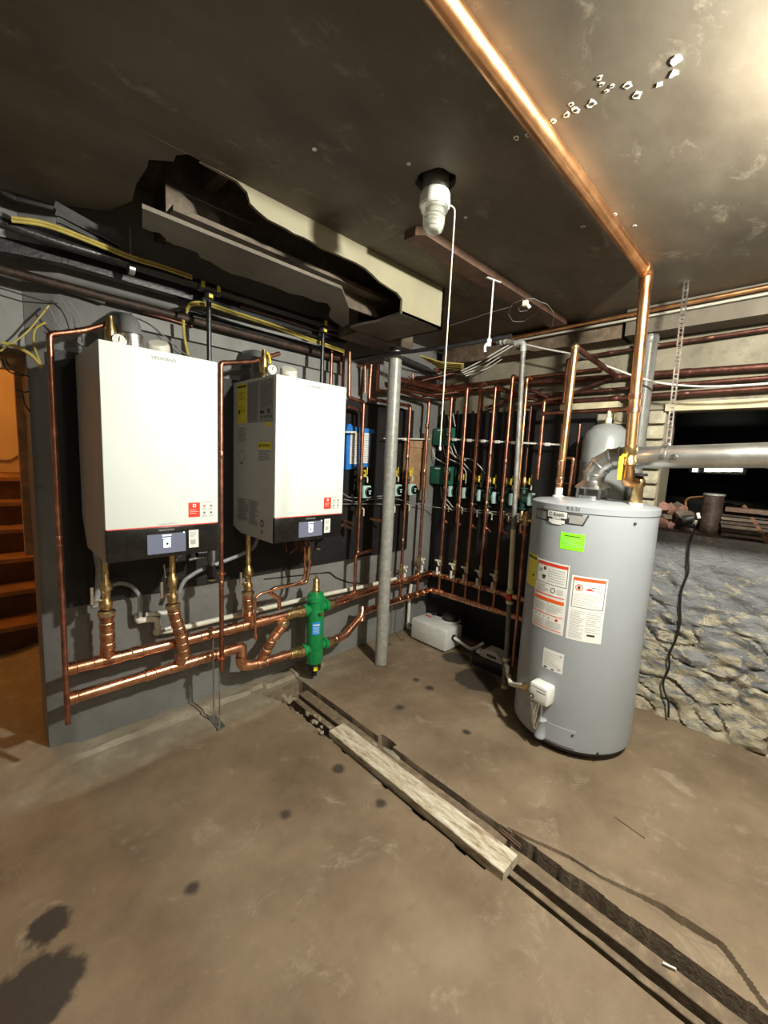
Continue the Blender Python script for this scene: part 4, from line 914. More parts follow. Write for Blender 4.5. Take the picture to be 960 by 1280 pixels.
# ---------------------------------------------------------------- water heater
hx, hy, hr = 2.563, .862, .329
t = heater = thing('water_heater', (hx, hy, 0), 'tall round grey gas water heater with warning labels', 'water heater')
MB().lathe([(hr*.97, .055), (hr*.995, .06), (hr, .075), (hr, 1.368), (hr*.995, 1.37)], (hx, hy, 0), (0, 0, 1), 72).build('jacket', 'heater_grey', t)
MB().lathe([(hr+.001, 1.366), (hr+.005, 1.368), (hr+.006, 1.40), (hr-.01, 1.408), (hr*.5, 1.425), (0, 1.43)], (hx, hy, 0), (0, 0, 1), 72).build('top_pan', 'heater_grey', t)
MB().lathe([(hr*.93, .03), (hr*.93, .058)], (hx, hy, 0), (0, 0, 1), 48).build('base_pan', 'dark_grey', t)
for k in range(3):
    a = R(250+120*k); MB().cyl((hx+.25*math.cos(a), hy+.25*math.sin(a), .0), (hx+.25*math.cos(a), hy+.25*math.sin(a), .04), .02, n=10).build('leg', 'dark_grey', t)
def hm(u, v, h): 
    th = -(2*math.pi-u/.329); return (hx+(hr+h)*math.cos(u/.329), hy+(hr+h)*math.sin(u/.329), v)
# u grows to the right in the photograph
d = Decal(hm); d.rect(.79, 1.302, 1.10, 1.360, 'print_dark', .001).rect(.797, 1.309, 1.095, 1.353, 'notice_grey', .002)
for k in range(8): d.rect(1.095, 1.309+k*.0055, 1.10+k*.003, 1.3146+k*.0055, 'notice_grey', .002).rect(1.10+k*.003, 1.302+k*.00725, 1.107+k*.003, 1.3095+k*.00725, 'print_dark', .0022)
d.rect(.90, 1.310, 1.035, 1.336, 'print_dark', .003).rect(.905, 1.326, 1.025, 1.3655, 'print_dark', .004).rect(.908, 1.329, 1.022, 1.363, 'paper', .005); d.rect(.918, 1.300, 1.012, 1.318, 'paper', .004).rect(.935, 1.293, .995, 1.301, 'paper', .004)
d.text('Smith', .978, 1.346, .028, 'print_mid', .006, bold=.0008).disc(.928, 1.346, .011, 'print_mid', .006, .0075); d.rect(.94, 1.321, .99, 1.327, 'paper', .004); d.build('maker_badge', t, 'black edged badge with white plate')
d = Decal(lambda u, v, h: hm(u, v, h+.007)); d.text('9-2-21', 1.052, 1.387, .026, 'print_dark', .001); d.build('handwriting', t, 'hand written date')
d = Decal(hm); d.rect(.997, 1.167, 1.120, 1.257, 'green_label', .001).rows(1.02, 1.238, 1.10, 1.244, 1, 'print_dark', .002, .6).rows(1.01, 1.185, 1.11, 1.232, 4, 'print_grey', .002, .15); d.build('label', t, 'bright green label')
d = Decal(hm); d.rect(.735, .905, .852, 1.09, 'yellow_label', .001).text('ENERGYGUIDE', .794, 1.071, .0165, 'print_dark', .002, bold=.0012).rows(.745, .92, .835, 1.05, 8, 'print_grey', .002, .12).rect(.818, .965, .836, .978, 'print_dark', .002); d.build('label', t, 'yellow energy label')
u0, u1 = .857, 1.063; d = Decal(hm); d.rect(u0, .692, u1, 1.082, 'paper', .001); d.rect(u0+.012, 1.058, u1-.008, 1.072, 'red_label', .002).frame(u0+.008, .955, u1-.006, 1.074, .003, 'print_dark')
d.rect(u0+.03, 1.02, u0+.05, 1.035, 'paper_grey', .002).disc(u0+.065, 1.038, .010, 'rust').disc(u0+.062, .985, .010, 'rust').rect(u0+.05, .99, u0+.075, 1.0, 'print_dark', .002).rows(u0+.09, .97, u1-.02, 1.05, 6, h=.002, fill=.2).rows(u0+.02, .905, u0+.10, .95, 5, h=.002, fill=.3).disc(u0+.128, .927, .014, 'print_dark', .002, .011).rows(u0+.15, .91, u1-.02, .94, 4, h=.002, fill=.3)
d.rect(u0+.005, .893, u1-.012, .897, 'red_label', .002).rect(u0+.006, .858, u1-.010, .877, 'orange_label', .002).rows(u0+.015, .80, u0+.09, .85, 6, h=.002, fill=.25).rows(u0+.10, .80, u1-.015, .85, 6, h=.002, fill=.25).rect(u0+.005, .785, u1-.01, .788, 'red_label', .002)
for k in range(4): d.disc(u0+.03+.03*k, .768, .006, 'print_grey', .002)
d.disc(u0+.165, .768, .008, 'red_label', .002).rows(u0+.015, .715, u0+.09, .755, 5, h=.002, fill=.25).rows(u0+.10, .715, u1-.015, .755, 5, h=.002, fill=.3).rect(u0+.005, .705, u1-.012, .708, 'red_label', .002); d.build('label', t, 'tall white warning label with orange bands')
u0, u1 = 1.078, 1.250; d = Decal(hm); d.rect(u0, .688, u1, 1.038, 'paper', .001); d.frame(u0+.010, .868, u1-.008, 1.03, .003, 'print_dark').rect(u0+.010, 1.014, u1-.008, 1.028, 'orange_label', .002)
d.disc(u0+.040, .977, .018, 'red_label', .002, .014, 20).rect(u0+.033, .968, u0+.046, .985, 'rust', .002).poly([(u0+.07, .967), (u0+.115, .967), (u0+.098, .977), (u0+.085, .979)], 'red_label', .002).rect(u0+.10, .982, u0+.12, .985, 'print_dark', .002).frame(u0+.132, .962, u0+.148, 1.0, .003, 'paper_grey', .002)
d.rows(u0+.02, .88, u1-.02, .95, 6, h=.002, fill=.15).rows(u0+.012, .70, u0+.08, .855, 16, h=.002, fill=.28).rows(u0+.09, .775, u1-.012, .855, 8, h=.002, fill=.28).rows(u0+.09, .74, u1-.012, .77, 3, h=.002, fill=.28).rect(u0+.10, .722, u0+.138, .732, 'print_dark', .002); d.build('label', t, 'white warning label with black frame')
u0, u1 = .965, 1.081; d = Decal(hm); d.rect(u0, .477, u1, .592, 'paper', .001).rows(u0+.01, .50, u1-.02, .58, 7, h=.002, fill=.15).rect(u1-.022, .565, u1-.010, .578, 'print_grey', .002).rect(u0+.012, .483, u0+.03, .491, 'print_dark', .002).rect(u0+.055, .482, u0+.07, .489, 'print_dark', .002).rect(u1-.026, .490, u1-.010, .502, 'print_grey', .002); d.build('label', t, 'small white label')
# gas control
ug = 1.0; n_ = V((math.cos(ug/.329), math.sin(ug/.329), 0)); tg = V((-n_.y, n_.x, 0)); rzg = math.atan2(n_.y, n_.x)
base = V((hx, hy, 0))+n_*hr
gc = base+n_*.035; m = MB().cbox((gc.x, gc.y, .35), (.085, .115, .11), 0, rzg, .016); m.build('gas_control', 'white_plastic', t)
gm_ = lambda u, v, h: tuple(base+n_*(.0775+h)+tg*u+V((0, 0, v)))
d = Decal(gm_, 1); d.rows(-.045, .382, .045, .392, 1, h=.001).rows(-.01, .365, .045, .372, 1, 'print_dark', .001).rect(-.03, .315, .048, .320, 'print_grey', .001).disc(-.034, .328, .014, 'print_dark', .003).disc(-.034, .328, .006, 'paper', .005); d.build('control_print', t)
MB().lathe([(.030, 0), (.030, .018), (.022, .02)], (base.x, base.y, .345), n_, 14).build('mounting', 'dark_grey', t)
P0 = base+n_*.05
MB().tube([P0+V((0, 0, .30)), P0+tg*-.035+V((0, 0, .23)), P0+tg*-.02+V((0, 0, .13))], .004, .04, 8).tube([P0+tg*.01+V((0, 0, .30)), P0+tg*.02+V((0, 0, .24)), P0+tg*-.01+V((0, 0, .13))], .004, .04, 8).tube([P0+V((0, 0, .30)), P0+tg*-.012+V((0, 0, .22)), P0+tg*-.015+V((0, 0, .13))], .0035, .02, 8).build('burner_tube', 'chrome', t)
MB().cbox(tuple(base+n_*.035+tg*-.045+V((0, 0, .262))), (.02, .028, .014), 0, rzg, .003).cyl(base+n_*.02+tg*-.05+V((0, 0, .25)), base+n_*.03+tg*-.03+V((0, 0, .15)), .016).build('igniter_button', 'white_plastic', t)
# burner cover: a flat door with a rounded left lip
d = Decal(lambda u, v, h: hm(u, v, h)); d.rect(1.01, .075, 1.18, .175, 'heater_grey', .004).rect(1.15, .085, 1.153, .165, 'paper_grey', .005); d.build('burner_door', t)
q = V(hm(1.0, 0, .012)); MB().lathe([(.027, .07), (.030, .075), (.030, .085), (.027, .09), (.027, .17), (.030, .175), (.030, .182), (.024, .186)], q, (0, 0, 1), 18).build('door_lip', 'heater_grey', t)
for uu, vv in ((1.165, .155), (1.30, .07), (1.35, 1.335), (.87, 1.372)):
    q = V(hm(uu, vv, .0)); MB().lathe([(.006, 0), (.006, .009), (.003, .011)], q, (q.x-hx, q.y-hy, 0), 8).build('screw', 'print_dark', t)
d = Decal(lambda u, v, h: hm(u, v, h)); d.rect(.85, .075, .925, .20, 'heater_grey', .003); d.build('inspection_plate', t)
# ports on the heater top
def port(x, y): return MB().lathe([(.034, 1.40), (.034, 1.428), (.022, 1.432), (.022, 1.475), (.018, 1.478)], (x, y, 0), (0, 0, 1), 16).build('port', 'white_plastic', heater)
cwx, cwy = 2.53, 1.055; hwx = 2.42
q = aX(786, 600, 2.52); hpy = q.y
port(cwx, cwy); port(2.50, aX(797, 610, 2.50).y)
# draft hood and flue duct
dx_, dy_ = 2.563, .875
t = thing('flue_duct', (dx_, dy_, 1.43), 'shiny galvanised flue duct elbowing off the water heater toward the right', 'duct')
for k in range(4):
    a = R(45+90*k); MB().bar((dx_+.085*math.cos(a), dy_+.085*math.sin(a), 1.425), (dx_+.085*math.cos(a), dy_+.085*math.sin(a), 1.49), .014, .004).build('hood_leg', 'galv', t)
MB().lathe([(.095, 1.485), (.095, 1.495), (.062, 1.525), (.060, 1.53)], (dx_, dy_, 0), (0, 0, 1), 24).build('draft_hood', 'galv', t)
MB().lathe([(.07, 1.428), (.07, 1.445)], (dx_, dy_, 0), (0, 0, 1), 24).build('flue_collar', 'galv', t)
dz = aX(800, 573, dx_).z; dr = .058
ang = []
P = [V((dx_, dy_, 1.52)), V((dx_, dy_, dz-.10)), V((dx_, dy_-.03, dz-.045)), V((dx_, dy_-.085, dz-.008)), V((dx_, dy_-.13, dz))]
MB().tube(P, dr, .0, 28).build('elbow', 'duct_metal', t)
for i in range(1, 5):
    a = (P[i]-P[i-1]).normalized(); b = (P[min(i+1, 4)]-P[i]); b = b.normalized() if b.length > 0 else a
    MB().lathe([(dr, -.007), (dr+.0045, -.004), (dr+.0045, .004), (dr, .007)], P[i], (a+b), 28).build('seam_ring', 'duct_metal', t)
e1 = aX(960, 569, dx_); end = V((dx_, -1.6, e1.z+(e1.z-dz)*.9))
MB().cyl(P[-1], (dx_, e1.y, e1.z), dr, n=36).build('duct_run', 'duct_metal', t); MB().cyl((dx_, e1.y+.001, e1.z), end, dr+.002, n=36).build('duct_run', 'duct_metal', t)
q = aX(842, 572, dx_-.06); MB().lathe([(.018, 0), (.016, .004), (.006, .006)], q, (-1, 0, 0), 12).build('foil_patch', 'chrome', t)
# perforated strap
st = aX(860, 336, 2.75); sb = aX(835, 557, 2.60); t = thing('hanger_strap', tuple(sb), 'perforated steel strap hanging from the ceiling and holding the flue duct', 'strap')
dv = (sb-st); L = dv.length; dn = dv.normalized(); sd = V((0, 1, 0)); sd = (sd-dn*sd.dot(dn)).normalized(); nn = dn.cross(sd)
m = MB(); n = int(L/.022)
wd_ = .013
for k in range(n):
    a = st+dn*(L*k/n); b = st+dn*(L*(k+1)/n); e = .32
    for s_ in (-1, 1): m.add([a+sd*s_*wd_, a+sd*s_*wd_*.42, b+sd*s_*wd_*.42, b+sd*s_*wd_], [(0, 1, 2, 3)])
    c = a+(b-a)*e; m.add([a+sd*wd_*.42, a-sd*wd_*.42, c-sd*wd_*.42, c+sd*wd_*.42], [(0, 1, 2, 3)])
m.build('band', 'galv', t); MB().lathe([(.014, 0), (.014, .008), (.006, .012)], sb, (-1, 0, 0), 10).build('bolt', 'chrome', t)
MB().lathe([(dr+.001, -.012), (dr+.003, -.012), (dr+.003, .012), (dr+.001, .012)], (dx_, sb.y, dz+(e1.z-dz)*(sb.y-dy_)/(e1.y-dy_)), (0, 1, 0), 28).build('loop', 'galv', t)
# thick copper pipe on the ceiling coming down to the heater
hpx = 2.42; top = aX(808, 345, hpx); top.z = 2.568
c0_ = aZ(555, 2, 2.568); k0 = (top-c0_).normalized()
bt = aX(784, 602, hpx); b2 = aX(806, 604, 2.50)
t = thing('ceiling_copper_pipe', tuple(bt), 'thick orange copper pipe crossing the ceiling and dropping to the water heater', 'pipe')
pv = V((hpx, bt.y, bt.z)); pt = V((hpx+.0, top.y, 2.568))
MB().tube([c0_-k0*2.2, pt, pv, V((2.50, port_y := aX(797, 610, 2.50).y, bt.z))], .0265, .045, 18).build('tube', 'copper_orange', t)
MB().tube([pt-k0*.07, pt, pt+V((0, 0, -.08))], .0305, .045, 18).build('elbow', 'copper_orange', t)
for zz in (aX(800, 495, hpx).z, aX(799, 512, hpx).z): MB().lathe([(.0265, -.016), (.031, -.014), (.031, .014), (.0265, .016)], (pv+(pt-pv)*((zz-pv.z)/(pt.z-pv.z))), (0, 0, 1), 18).build('coupling', 'copper', t)
zz = aX(790, 570, hpx).z; q = pv+(pt-pv)*((zz-pv.z)/(pt.z-pv.z))
MB().lathe([(.027, -.05), (.034, -.045), (.034, -.02), (.030, -.015), (.030, .015), (.034, .02), (.034, .045), (.027, .05)], q, (0, 0, 1), 12).build('ball_valve', 'brass', t)
MB().cbox(q+V((-.04, .025, -.065)), (.010, .022, .12), 0, 0, .003).cyl(q, q+V((-.045, .02, 0)), .008, n=8).build('lever', 'yellow', t)
MB().tube([pv+V((0, 0, .06)), pv, pv+V((.06, -.0, 0))], .0305, .04, 18).build('elbow', 'copper_orange', t)
gx = V((2.50, port_y, bt.z)); MB().lathe([(.02, -.13), (.028, -.12), (.028, -.03), (.032, -.02), (.032, .01), (.026, .018), (.014, .04)], gx, (0, 0, 1), 14).build('gate_valve', 'brass', t)
m = MB().lathe([(.010, .030), (.036, .033), (.036, .045), (.010, .048)], gx-V((.02, .008, 0)), (0, 0, 1), 16)
m.build('hand_wheel', 'black_plastic', t)
# cold water pipe
c1 = aX(719, 434, cwx); c2 = aX(700, 606, cwx)
t = thing('cold_water_pipe', (cwx, cwy, 1.47), 'shiny copper pipe rising from the left port of the water heater', 'pipe')
MB().tube([(cwx, cwy, 1.47), (cwx, c1.y, c1.z), V((cwx+.02, c1.y, c1.z))], .020, .03, 16).build('tube', 'copper_orange', t)
tag(MB().tube([(cwx+.02, c1.y, c1.z), aX(769, 469, 3.10)], .017).tube([aX(769, 469, 3.10), aX(709, 495, 3.14)], .012).build('copper_pipe', 'copper_old'), 'dark copper pipe slanting back to the wall from the top of the cold water pipe', 'pipe')
MB().ball((cwx, c1.y, c1.z), .024).build('elbow', 'brass', t)
for zz in (1.62, 1.52): coupling((cwx, cwy, zz), (0, 0, 1), .020, .03, par=t)
pipe('sensor_loop_pipe', [aX(704, 572, 2.66), aX(717, 573, 2.66), aX(711, 622, 2.66)], .009, 'thin copper loop just right of the cold water pipe', 'pipe', None, 'copper', bend=.02)
pipe('thin_copper_pipe', [aX(725, 530, 3.0), aX(718, 605, 3.0), aX(706, 604, 3.0)], .008, 'thin dark copper pipe left of the grey expansion tank', 'pipe', None, 'copper_dull', bend=.02)
# T&P discharge pipe
tp = aX(657.5, 650, 2.64); t = thing('discharge_pipe', tuple(aX(642, 826, 2.64)), 'copper discharge pipe beside the left of the water heater, brass valve at top', 'pipe')
MB().tube([aX(641, 832, 2.64), aX(656, 665, 2.64), tp], .0125, .01, 14).build('tube', 'copper_dull', t)
MB().lathe([(.016, -.04), (.021, -.035), (.021, .0), (.028, .01), (.028, .03), (.012, .04), (.012, .055)], tp+V((0, 0, .0)), (0, 0, 1), 12).cyl(tp+V((0, -.08, .0)), tp+V((0, .05, .0)), .013, n=10).build('relief_valve', 'brass', t)
MB().bar(tp+V((-.01, .05, -.02)), tp+V((-.01, .055, .04)), .008, .02).build('lever', 'chrome', t)
tag(MB().tube([aX(638, 650, 3.10), aX(645, 655, 2.80), tp], .012).build('copper_stub', 'copper_dull'), 'dark copper stub behind the gas pipe near the relief valve', 'pipe')
# flexible gas line
fp = [aX(636, 842, 2.60), aX(646, 846, 2.55), aX(652, 857, 2.48), aX(658, 862, 2.42), V(tuple(base+n_*.04+tg*-.09))+V((0, 0, .33))]
t = thing('gas_flex_line', tuple(fp[1]), 'cream gas cock and flexible line joining the gas pipe to the heater control', 'hose')
MB().tube([mid(.20), fp[1]], .014).build('nipple', 'cream_pipe', t)
cL = [mid(.205), V((2.49, 1.25, .20)), V((2.33, 1.15, .24)), V(tuple(base+n_*.035+tg*-.10))+V((0, 0, .335)), V(tuple(base+n_*.035+tg*-.05))+V((0, 0, .335))]
bpy.data.objects.remove([c for c in t.children][0])
MB().tube(cL, lambda s: .014+.002*math.sin(s*130), .05, 12, seg=12).build('flex_tube', 'pvc', t)
MB().lathe([(.014, -.03), (.020, -.025), (.020, .0), (.016, .005), (.016, .03)], cL[1], (cL[2]-cL[1]), 8).build('gas_cock', 'brass', t); MB().lathe([(.014, -.02), (.019, -.018), (.019, .018), (.014, .02)], cL[3], (cL[4]-cL[3]), 8).build('flare_nut', 'brass', t)
MB().cbox(cL[1]+V((-.02, 0, .05)), (.01, .02, .06), 0, 0, .003).build('cock_handle', 'pvc', t)
# expansion tank
ex, ey = 3.0, .972
t = thing('expansion_tank', (ex, ey, 1.33), 'grey domed expansion tank hanging behind the flue duct', 'tank')
MB().lathe([(.0, 1.31), (.07, 1.325), (.12, 1.36), (.143, 1.42), (.143, 1.63), (.146, 1.635), (.146, 1.65), (.143, 1.655), (.143, 1.78), (.125, 1.84), (.08, 1.885), (.02, 1.90), (.0, 1.90)], (ex, ey, 0), (0, 0, 1), 40).build('shell', 'expansion_grey', t)
MB().lathe([(.02, 1.895), (.02, 1.93), (.012, 1.935), (.012, 1.99)], (ex, ey, 0), (0, 0, 1), 12).build('stem', 'cream_pipe', t)
MB().tube([(ex, ey-.02, 1.97), (ex, ey-.05, 1.96), (ex, ey-.04, 1.92), (ex, ey-.08, 1.905)], .004, .01, 6).build('hook', 'brass', t)
pipe('tank_header_pipe', [aX(676, 517, ex), aX(784, 511, ex)], .014, 'level copper pipe carrying the expansion tank', 'pipe', None, 'copper_dull', elbows=False)
tag(MB().box((3.10, aX(700, 510, 3.1).y, 2.01), (3.16, aX(772, 506, 3.1).y, 2.055)).build('wood_strip', 'wood_cream'), 'short cream wooden strip above the expansion tank', 'board')
pipe('copper_riser', [(3.02, 1.427, 1.50), (3.02, 1.43, 2.08), (3.02, 1.3, 2.09)], .0135, 'copper riser closest to the water heater, ending at a yellow valve', 'pipe', 'tall copper risers of the heating loops', 'copper_dull', bend=.02)
pipe('copper_riser', [(3.165, 1.59, 1.34), (3.05, 1.59, 1.34), aX(659, 472, 3.05), aX(659, 472, 3.05)+V((.07, .0, 0))], .0135, 'copper riser just right of the tall grey gas pipe', 'pipe', 'tall copper risers of the heating loops', 'copper_orange', bend=.02)
pipe('copper_riser', [aX(704, 504, 3.06), aX(710, 450, 3.06), aX(724, 447, 3.12)], .012, 'short copper riser above the black board, left of the cold water pipe', 'pipe', None, 'copper_dull', bend=.02)
a = aX(700, 600, 3.08); pipe('copper_riser', [aX(703, 530, 3.08), aX(698, 600, 3.08)], .010, 'thin copper pipe hidden just behind the cold water pipe', 'pipe', None, 'copper_dull')
# ---------------------------------------------------------------- white neutraliser tank, condensate pump
t = thing('neutraliser_tank', (2.86, 2.155, 0), 'white plastic tank with black screw lid on the floor in the corner', 'tank')
MB().cbox((2.86, 2.155, .105), (.24, .39, .185), 0, 0, .018).build('body', 'tank_plastic', t)
q = aZ(563, 774, .20); MB().lathe([(.078, .195), (.078, .205), (.070, .207), (.070, .24), (.058, .247), (0, .249)], (q.x, q.y, 0), (0, 0, 1), 28).build('screw_lid', 'black_plastic', t)
MB().lathe([(.092, .19), (.088, .203)], (q.x, q.y, 0), (0, 0, 1), 28).build('neck', 'tank_plastic', t)
q = aZ(543, 768, .20); MB().lathe([(.022, .195), (.022, .215), (.014, .22)], (q.x, q.y, 0), (0, 0, 1), 14).build('cap', 'black_plastic', t)
d = Decal(lambda u, v, h: (u, v, .198+h), 1); q = aZ(536, 770, .2); d.rect(q.x-.01, q.y-.03, q.x+.01, q.y+.04, 'red_label', .001); d.build('sticker', t, 'small red sticker')
pa = aY(567, 797, 1.955); MB().lathe([(.026, 0), (.026, .012), (.016, .015)], (pa.x, 1.962, pa.z), (0, -1, 0), 16).build('grommet', 'black_plastic', t)
cb0 = aZ(600, 820, 0); cbx, cby = 2.80, 1.58
tag(MB().tube([(pa.x, 1.95, pa.z), aZ(589, 812, .06), aZ(598, 808, .07), aZ(604, 804, .12)], .0135, .03, 12).build('drain_pipe', 'white_plastic'), 'short white pipe from the tank to the grey condensate pump', 'pipe')
t = thing('condensate_pump', (cbx, cby, 0), 'grey topped black condensate pump on the floor beside the gas pipe', 'pump')
MB().cbox((cbx+.03, cby, .05), (.13, .27, .09), 0, 0, .012).build('reservoir', 'black_plastic', t)
MB().prism([(cbx-.02, cby-.12, .095), (cbx-.02, cby-.12, .125), (cbx-.02, cby-.07, .165), (cbx-.02, cby+.03, .165), (cbx-.02, cby+.07, .12), (cbx-.02, cby+.07, .095)], (.10, 0, 0)).build('motor_cover', 'boiler_side', t)
MB().cbox((cbx+.03, cby+.10, .105), (.06, .04, .03), 0, 0, .004).build('inlet_cap', 'white_plastic', t)
MB().box((cbx-.022, cby-.07, .115), (cbx-.0195, cby+.01, .135)).build('vent_slot', 'dark_grey', t)
t = pipe('drain_pipe', [aY(514, 730, 2.47), aY(512, 745, 2.47), aY(510, 784, 2.47), aY(517, 788, 2.45)], .015, 'white plastic drain dropping behind the corner of the copper headers', 'pipe', None, 'pvc', bend=.02)
for px, lab in ((490, 'thin threaded rod under the headers just right of the steel column'), (505, 'thin threaded rod under the headers near the white tank')):
    q = aY(px, 760, 2.36); tag(MB().cyl((q.x, 2.36, .005), (q.x, 2.36, .375), .004, n=8).lathe([(.02, .002), (.02, .008)], (q.x, 2.36, 0), (0, 0, 1), 10).build('threaded_rod', 'galv'), lab, 'rod', 'threaded rods under the headers')
# ================================================================ ceiling fittings
t = thing('ceiling_lampholder', (SX, SY, 2.45), 'white porcelain lampholder with a clear jar and unlit spiral bulb, hung from the ragged hole', 'lamp')
MB().cyl((SX, SY, 2.56), (SX, SY, 2.66), .048, n=24).build('junction_box', 'galv', t)
MB().lathe([(.040, 2.57), (.050, 2.565), (.054, 2.555), (.056, 2.52), (.050, 2.513), (.044, 2.513), (.044, 2.53)][::-1], (SX, SY, 0), (0, 0, 1), 32).build('porcelain_ring', 'white_plastic', t)
MB().lathe([(.052, 2.516), (.049, 2.504), (.042, 2.50), (.040, 2.46), (.034, 2.437), (.018, 2.428), (.0, 2.427)][::-1], (SX, SY, 0), (0, 0, 1), 32).build('glass_jar', 'glass_frost', t)
m = MB(); m.cyl((SX, SY, 2.495), (SX, SY, 2.54), .02, n=14); P = []
for k in range(60):
    a = k*.42; P.append((SX+.022*math.cos(a), SY+.022*math.sin(a), 2.49-k*.0009))
m.tube(P, .006, 0, 8); m.build('spiral_bulb', 'white_plastic', t)
ca = V((SX+.052, SY-.03, 2.535))
tag(MB().tube([ca, ca+V((.012, -.012, -.01)), ca+V((.012, -.014, -.03)), V((ca.x+.012, ca.y-.014, 1.655))], .0028, .01, 8).ball((ca.x+.012, ca.y-.014, 1.65), .006, sc=(1, 1, 1.6)).build('pull_cord', 'cord'), 'long pale pull cord hanging from the lampholder in front of the pipes', 'cord')
tag(MB().prism([(1.45, 1.285, 2.562), (1.42, 1.32, 2.562), (1.42, 1.385, 2.562), (2.94, 1.40, 2.562), (2.94, 1.285, 2.562)], (0, 0, .036)).build('ceiling_board', 'wood_brown'), 'long brown wooden board screwed flat to the ceiling beyond the lampholder', 'board')
a = aZ(617, 350, 2.555); b = V((a.x, a.y, aX(612, 428, a.x).z)); t = thing('hanger_rod', tuple(b), 'thin white rod with a hook hanging from the ceiling board', 'hook')
MB().bar(a+V((-.05, .01, 0)), a+V((.05, -.01, 0)), .012, .004).cyl(a, b, .0045, n=8).build('rod', 'white_plastic', t); MB().lathe([(.009, -.02), (.013, -.015), (.013, .015), (.009, .02)], b, (0, 0, 1), 10).tube([b, b+V((-.015, .015, -.02)), b+V((-.012, .012, -.05))], .008, .01, 8).build('hook', 'white_plastic', t)
a = aZ(657, 378, 2.545); t = thing('wire_fixture', tuple(a), 'small cream wire fixture with loops of thin wire at the ceiling board', 'fixture')
MB().cbox(a+V((0, 0, -.005)), (.025, .025, .03)).cyl(a, a+V((.02, -.02, -.03)), .010, n=8).build('porcelain_knob', 'pvc', t)
m = MB()
for L in ([(654, 374), (640, 380), (635, 392), (641, 402), (655, 402), (672, 390), (679, 380), (668, 373), (657, 374)], [(658, 380), (647, 384), (650, 390), (660, 388)], [(664, 374), (684, 380), (693, 392), (690, 408)], [(640, 383), (608, 392), (585, 400), (562, 407)]):
    m.tube([aZ(x, y, 2.555) for x, y in L], .0018, .03, 6)
m.build('wire', 'grey_cable', t)
# chipped anchor holes in the ceiling
for i, (x, y, r) in enumerate(((120, 467, 1), (160, 457, 1), (243, 410, .9), (287, 390, 1.2), (318, 375, 1.3), (373, 353, 1.4), (303, 355, .9), (395, 267, 1.1), (405, 290, .8), (440, 295, .7), (492, 293, 1.2), (522, 325, 1.3), (652, 212, 1.6), (645, 255, 1.2), (598, 290, .9), (450, 720, 1), (515, 757, .8), (343, 760, 1), (420, 312, .7))):
    p = aZ(600+x/2.667, y/2.667, 2.594); rg = random.Random(i); m = MB(); n = 9
    m.prism([(p.x+.009*r*rg.uniform(.6, 1.5)*math.cos(2*math.pi*k/n+.5), p.y+.009*r*rg.uniform(.6, 1.2)*math.sin(2*math.pi*k/n+.5), 2.599) for k in range(n)], (0, 0, .006), 0)
    if i not in (12, 13, 14): m.lathe([(.0042*r, .0043), (.0042*r, .008)], p, (0, 0, 1), 8, 1)
    m.build('anchor_hole', ['pvc', 'print_dark'], ceiling)
for (x, y) in ((511, 205), (393, 187), (582, 272)):
    p = aZ(x, y, 2.599); MB().lathe([(.008, -.0005), (.008, .01)], p, (0, 0, 1), 7).build('anchor_hole', 'pvc', ceiling)
# ceiling edge pipe and an added dark box standing in for shade at the wall head
tag(MB().cyl(aX(618, 427, 2.96), aX(960, 356, 2.96)+V((0, -2.5, .02)), .014, n=12).build('edge_pipe', 'copper_orange'), 'copper pipe running along the ceiling edge above the right wall', 'pipe')
tag(MB().bar(aX(632, 429, 2.97), aX(960, 363, 2.97)+V((0, -2.5, 0)), .02, .012).build('white_batten', 'pipe_white'), 'thin white strip just below the copper pipe at the ceiling edge', 'batten')
m = MB().box((3.02, .96, 2.44), (3.195, 2.40, 2.585)); m.build('shade_box', 'wood_dark', None, org=(3, 0, 2.4))['kind'] = 'structure'  # dark colour stands in for the shade under the ceiling edge
# pipes along the upper right wall
for L, r, mt, lab in (([(655, 479), (960, 458)], .020, 'copper_old', 'thick dark copper pipe along the cream band, second from the ceiling'),
                      ([(724, 447), (960, 411)], .012, 'copper_old', 'dark red copper pipe along the cream band, topmost'),
                      ([(640, 497), (960, 472)], .013, 'copper_old', 'dark copper pipe along the cream band, third from the ceiling'),
                      ([(650, 506), (960, 485)], .017, 'copper_old', 'dark copper pipe along the cream band just above the opening'),
                      ([(585, 481), (660, 472)], .012, 'copper_dull', 'copper pipe behind the riser tops near the corner')):
    p = aX(*L[0], 3.15); q = aX(*L[1], 3.15); q2 = q+(q-p)*1.0
    t = pipe('copper_run', [p, q2], r, lab, 'pipe', 'copper pipes along the head of the right wall', mt, elbows=False)
    for k in range(3): coupling(p+(q-p)*(.2+.27*k), q-p, r, .04, par=t, mt=mt, lip=mt)
for (a, b, lab) in (((640, 476), (685, 497), 'short slanting copper pipe crossing the wall pipes, upper of two'), ((622, 487), (672, 500), 'short slanting copper pipe crossing the wall pipes, lower of two'), ((606, 510), (660, 494), 'dark slanting copper pipe behind the risers')):
    tag(MB().cyl(aX(*a, 3.06), aX(*b, 3.13), .012, n=10).build('copper_pipe', 'copper_old'), lab, 'pipe')
m = MB(); m.tube([aX(x, y, 2.94) for x, y in ((655, 430), (680, 436), (720, 443), (760, 458), (800, 473), (830, 480), (880, 484), (960, 480))]+[V((2.94, -1, 2.2))], .006, .1, 8)
tag(m.build('hanging_cable', 'white_cable'), 'pale cable sagging along the upper right wall behind the ceiling pipe', 'cable')
m = MB()
for k in range(4):
    m.tube([aZ(576+2*k, 464+2*k, 2.32), aZ(600+3*k, 452+3*k, 2.38), aZ(638+3*k, 430+2*k, 2.50)], .0045, .05, 6)
tag(m.build('cable_bundle', 'white_cable'), 'bundle of pale grey cables fanning down toward the corner pipes', 'cable')
m = MB()
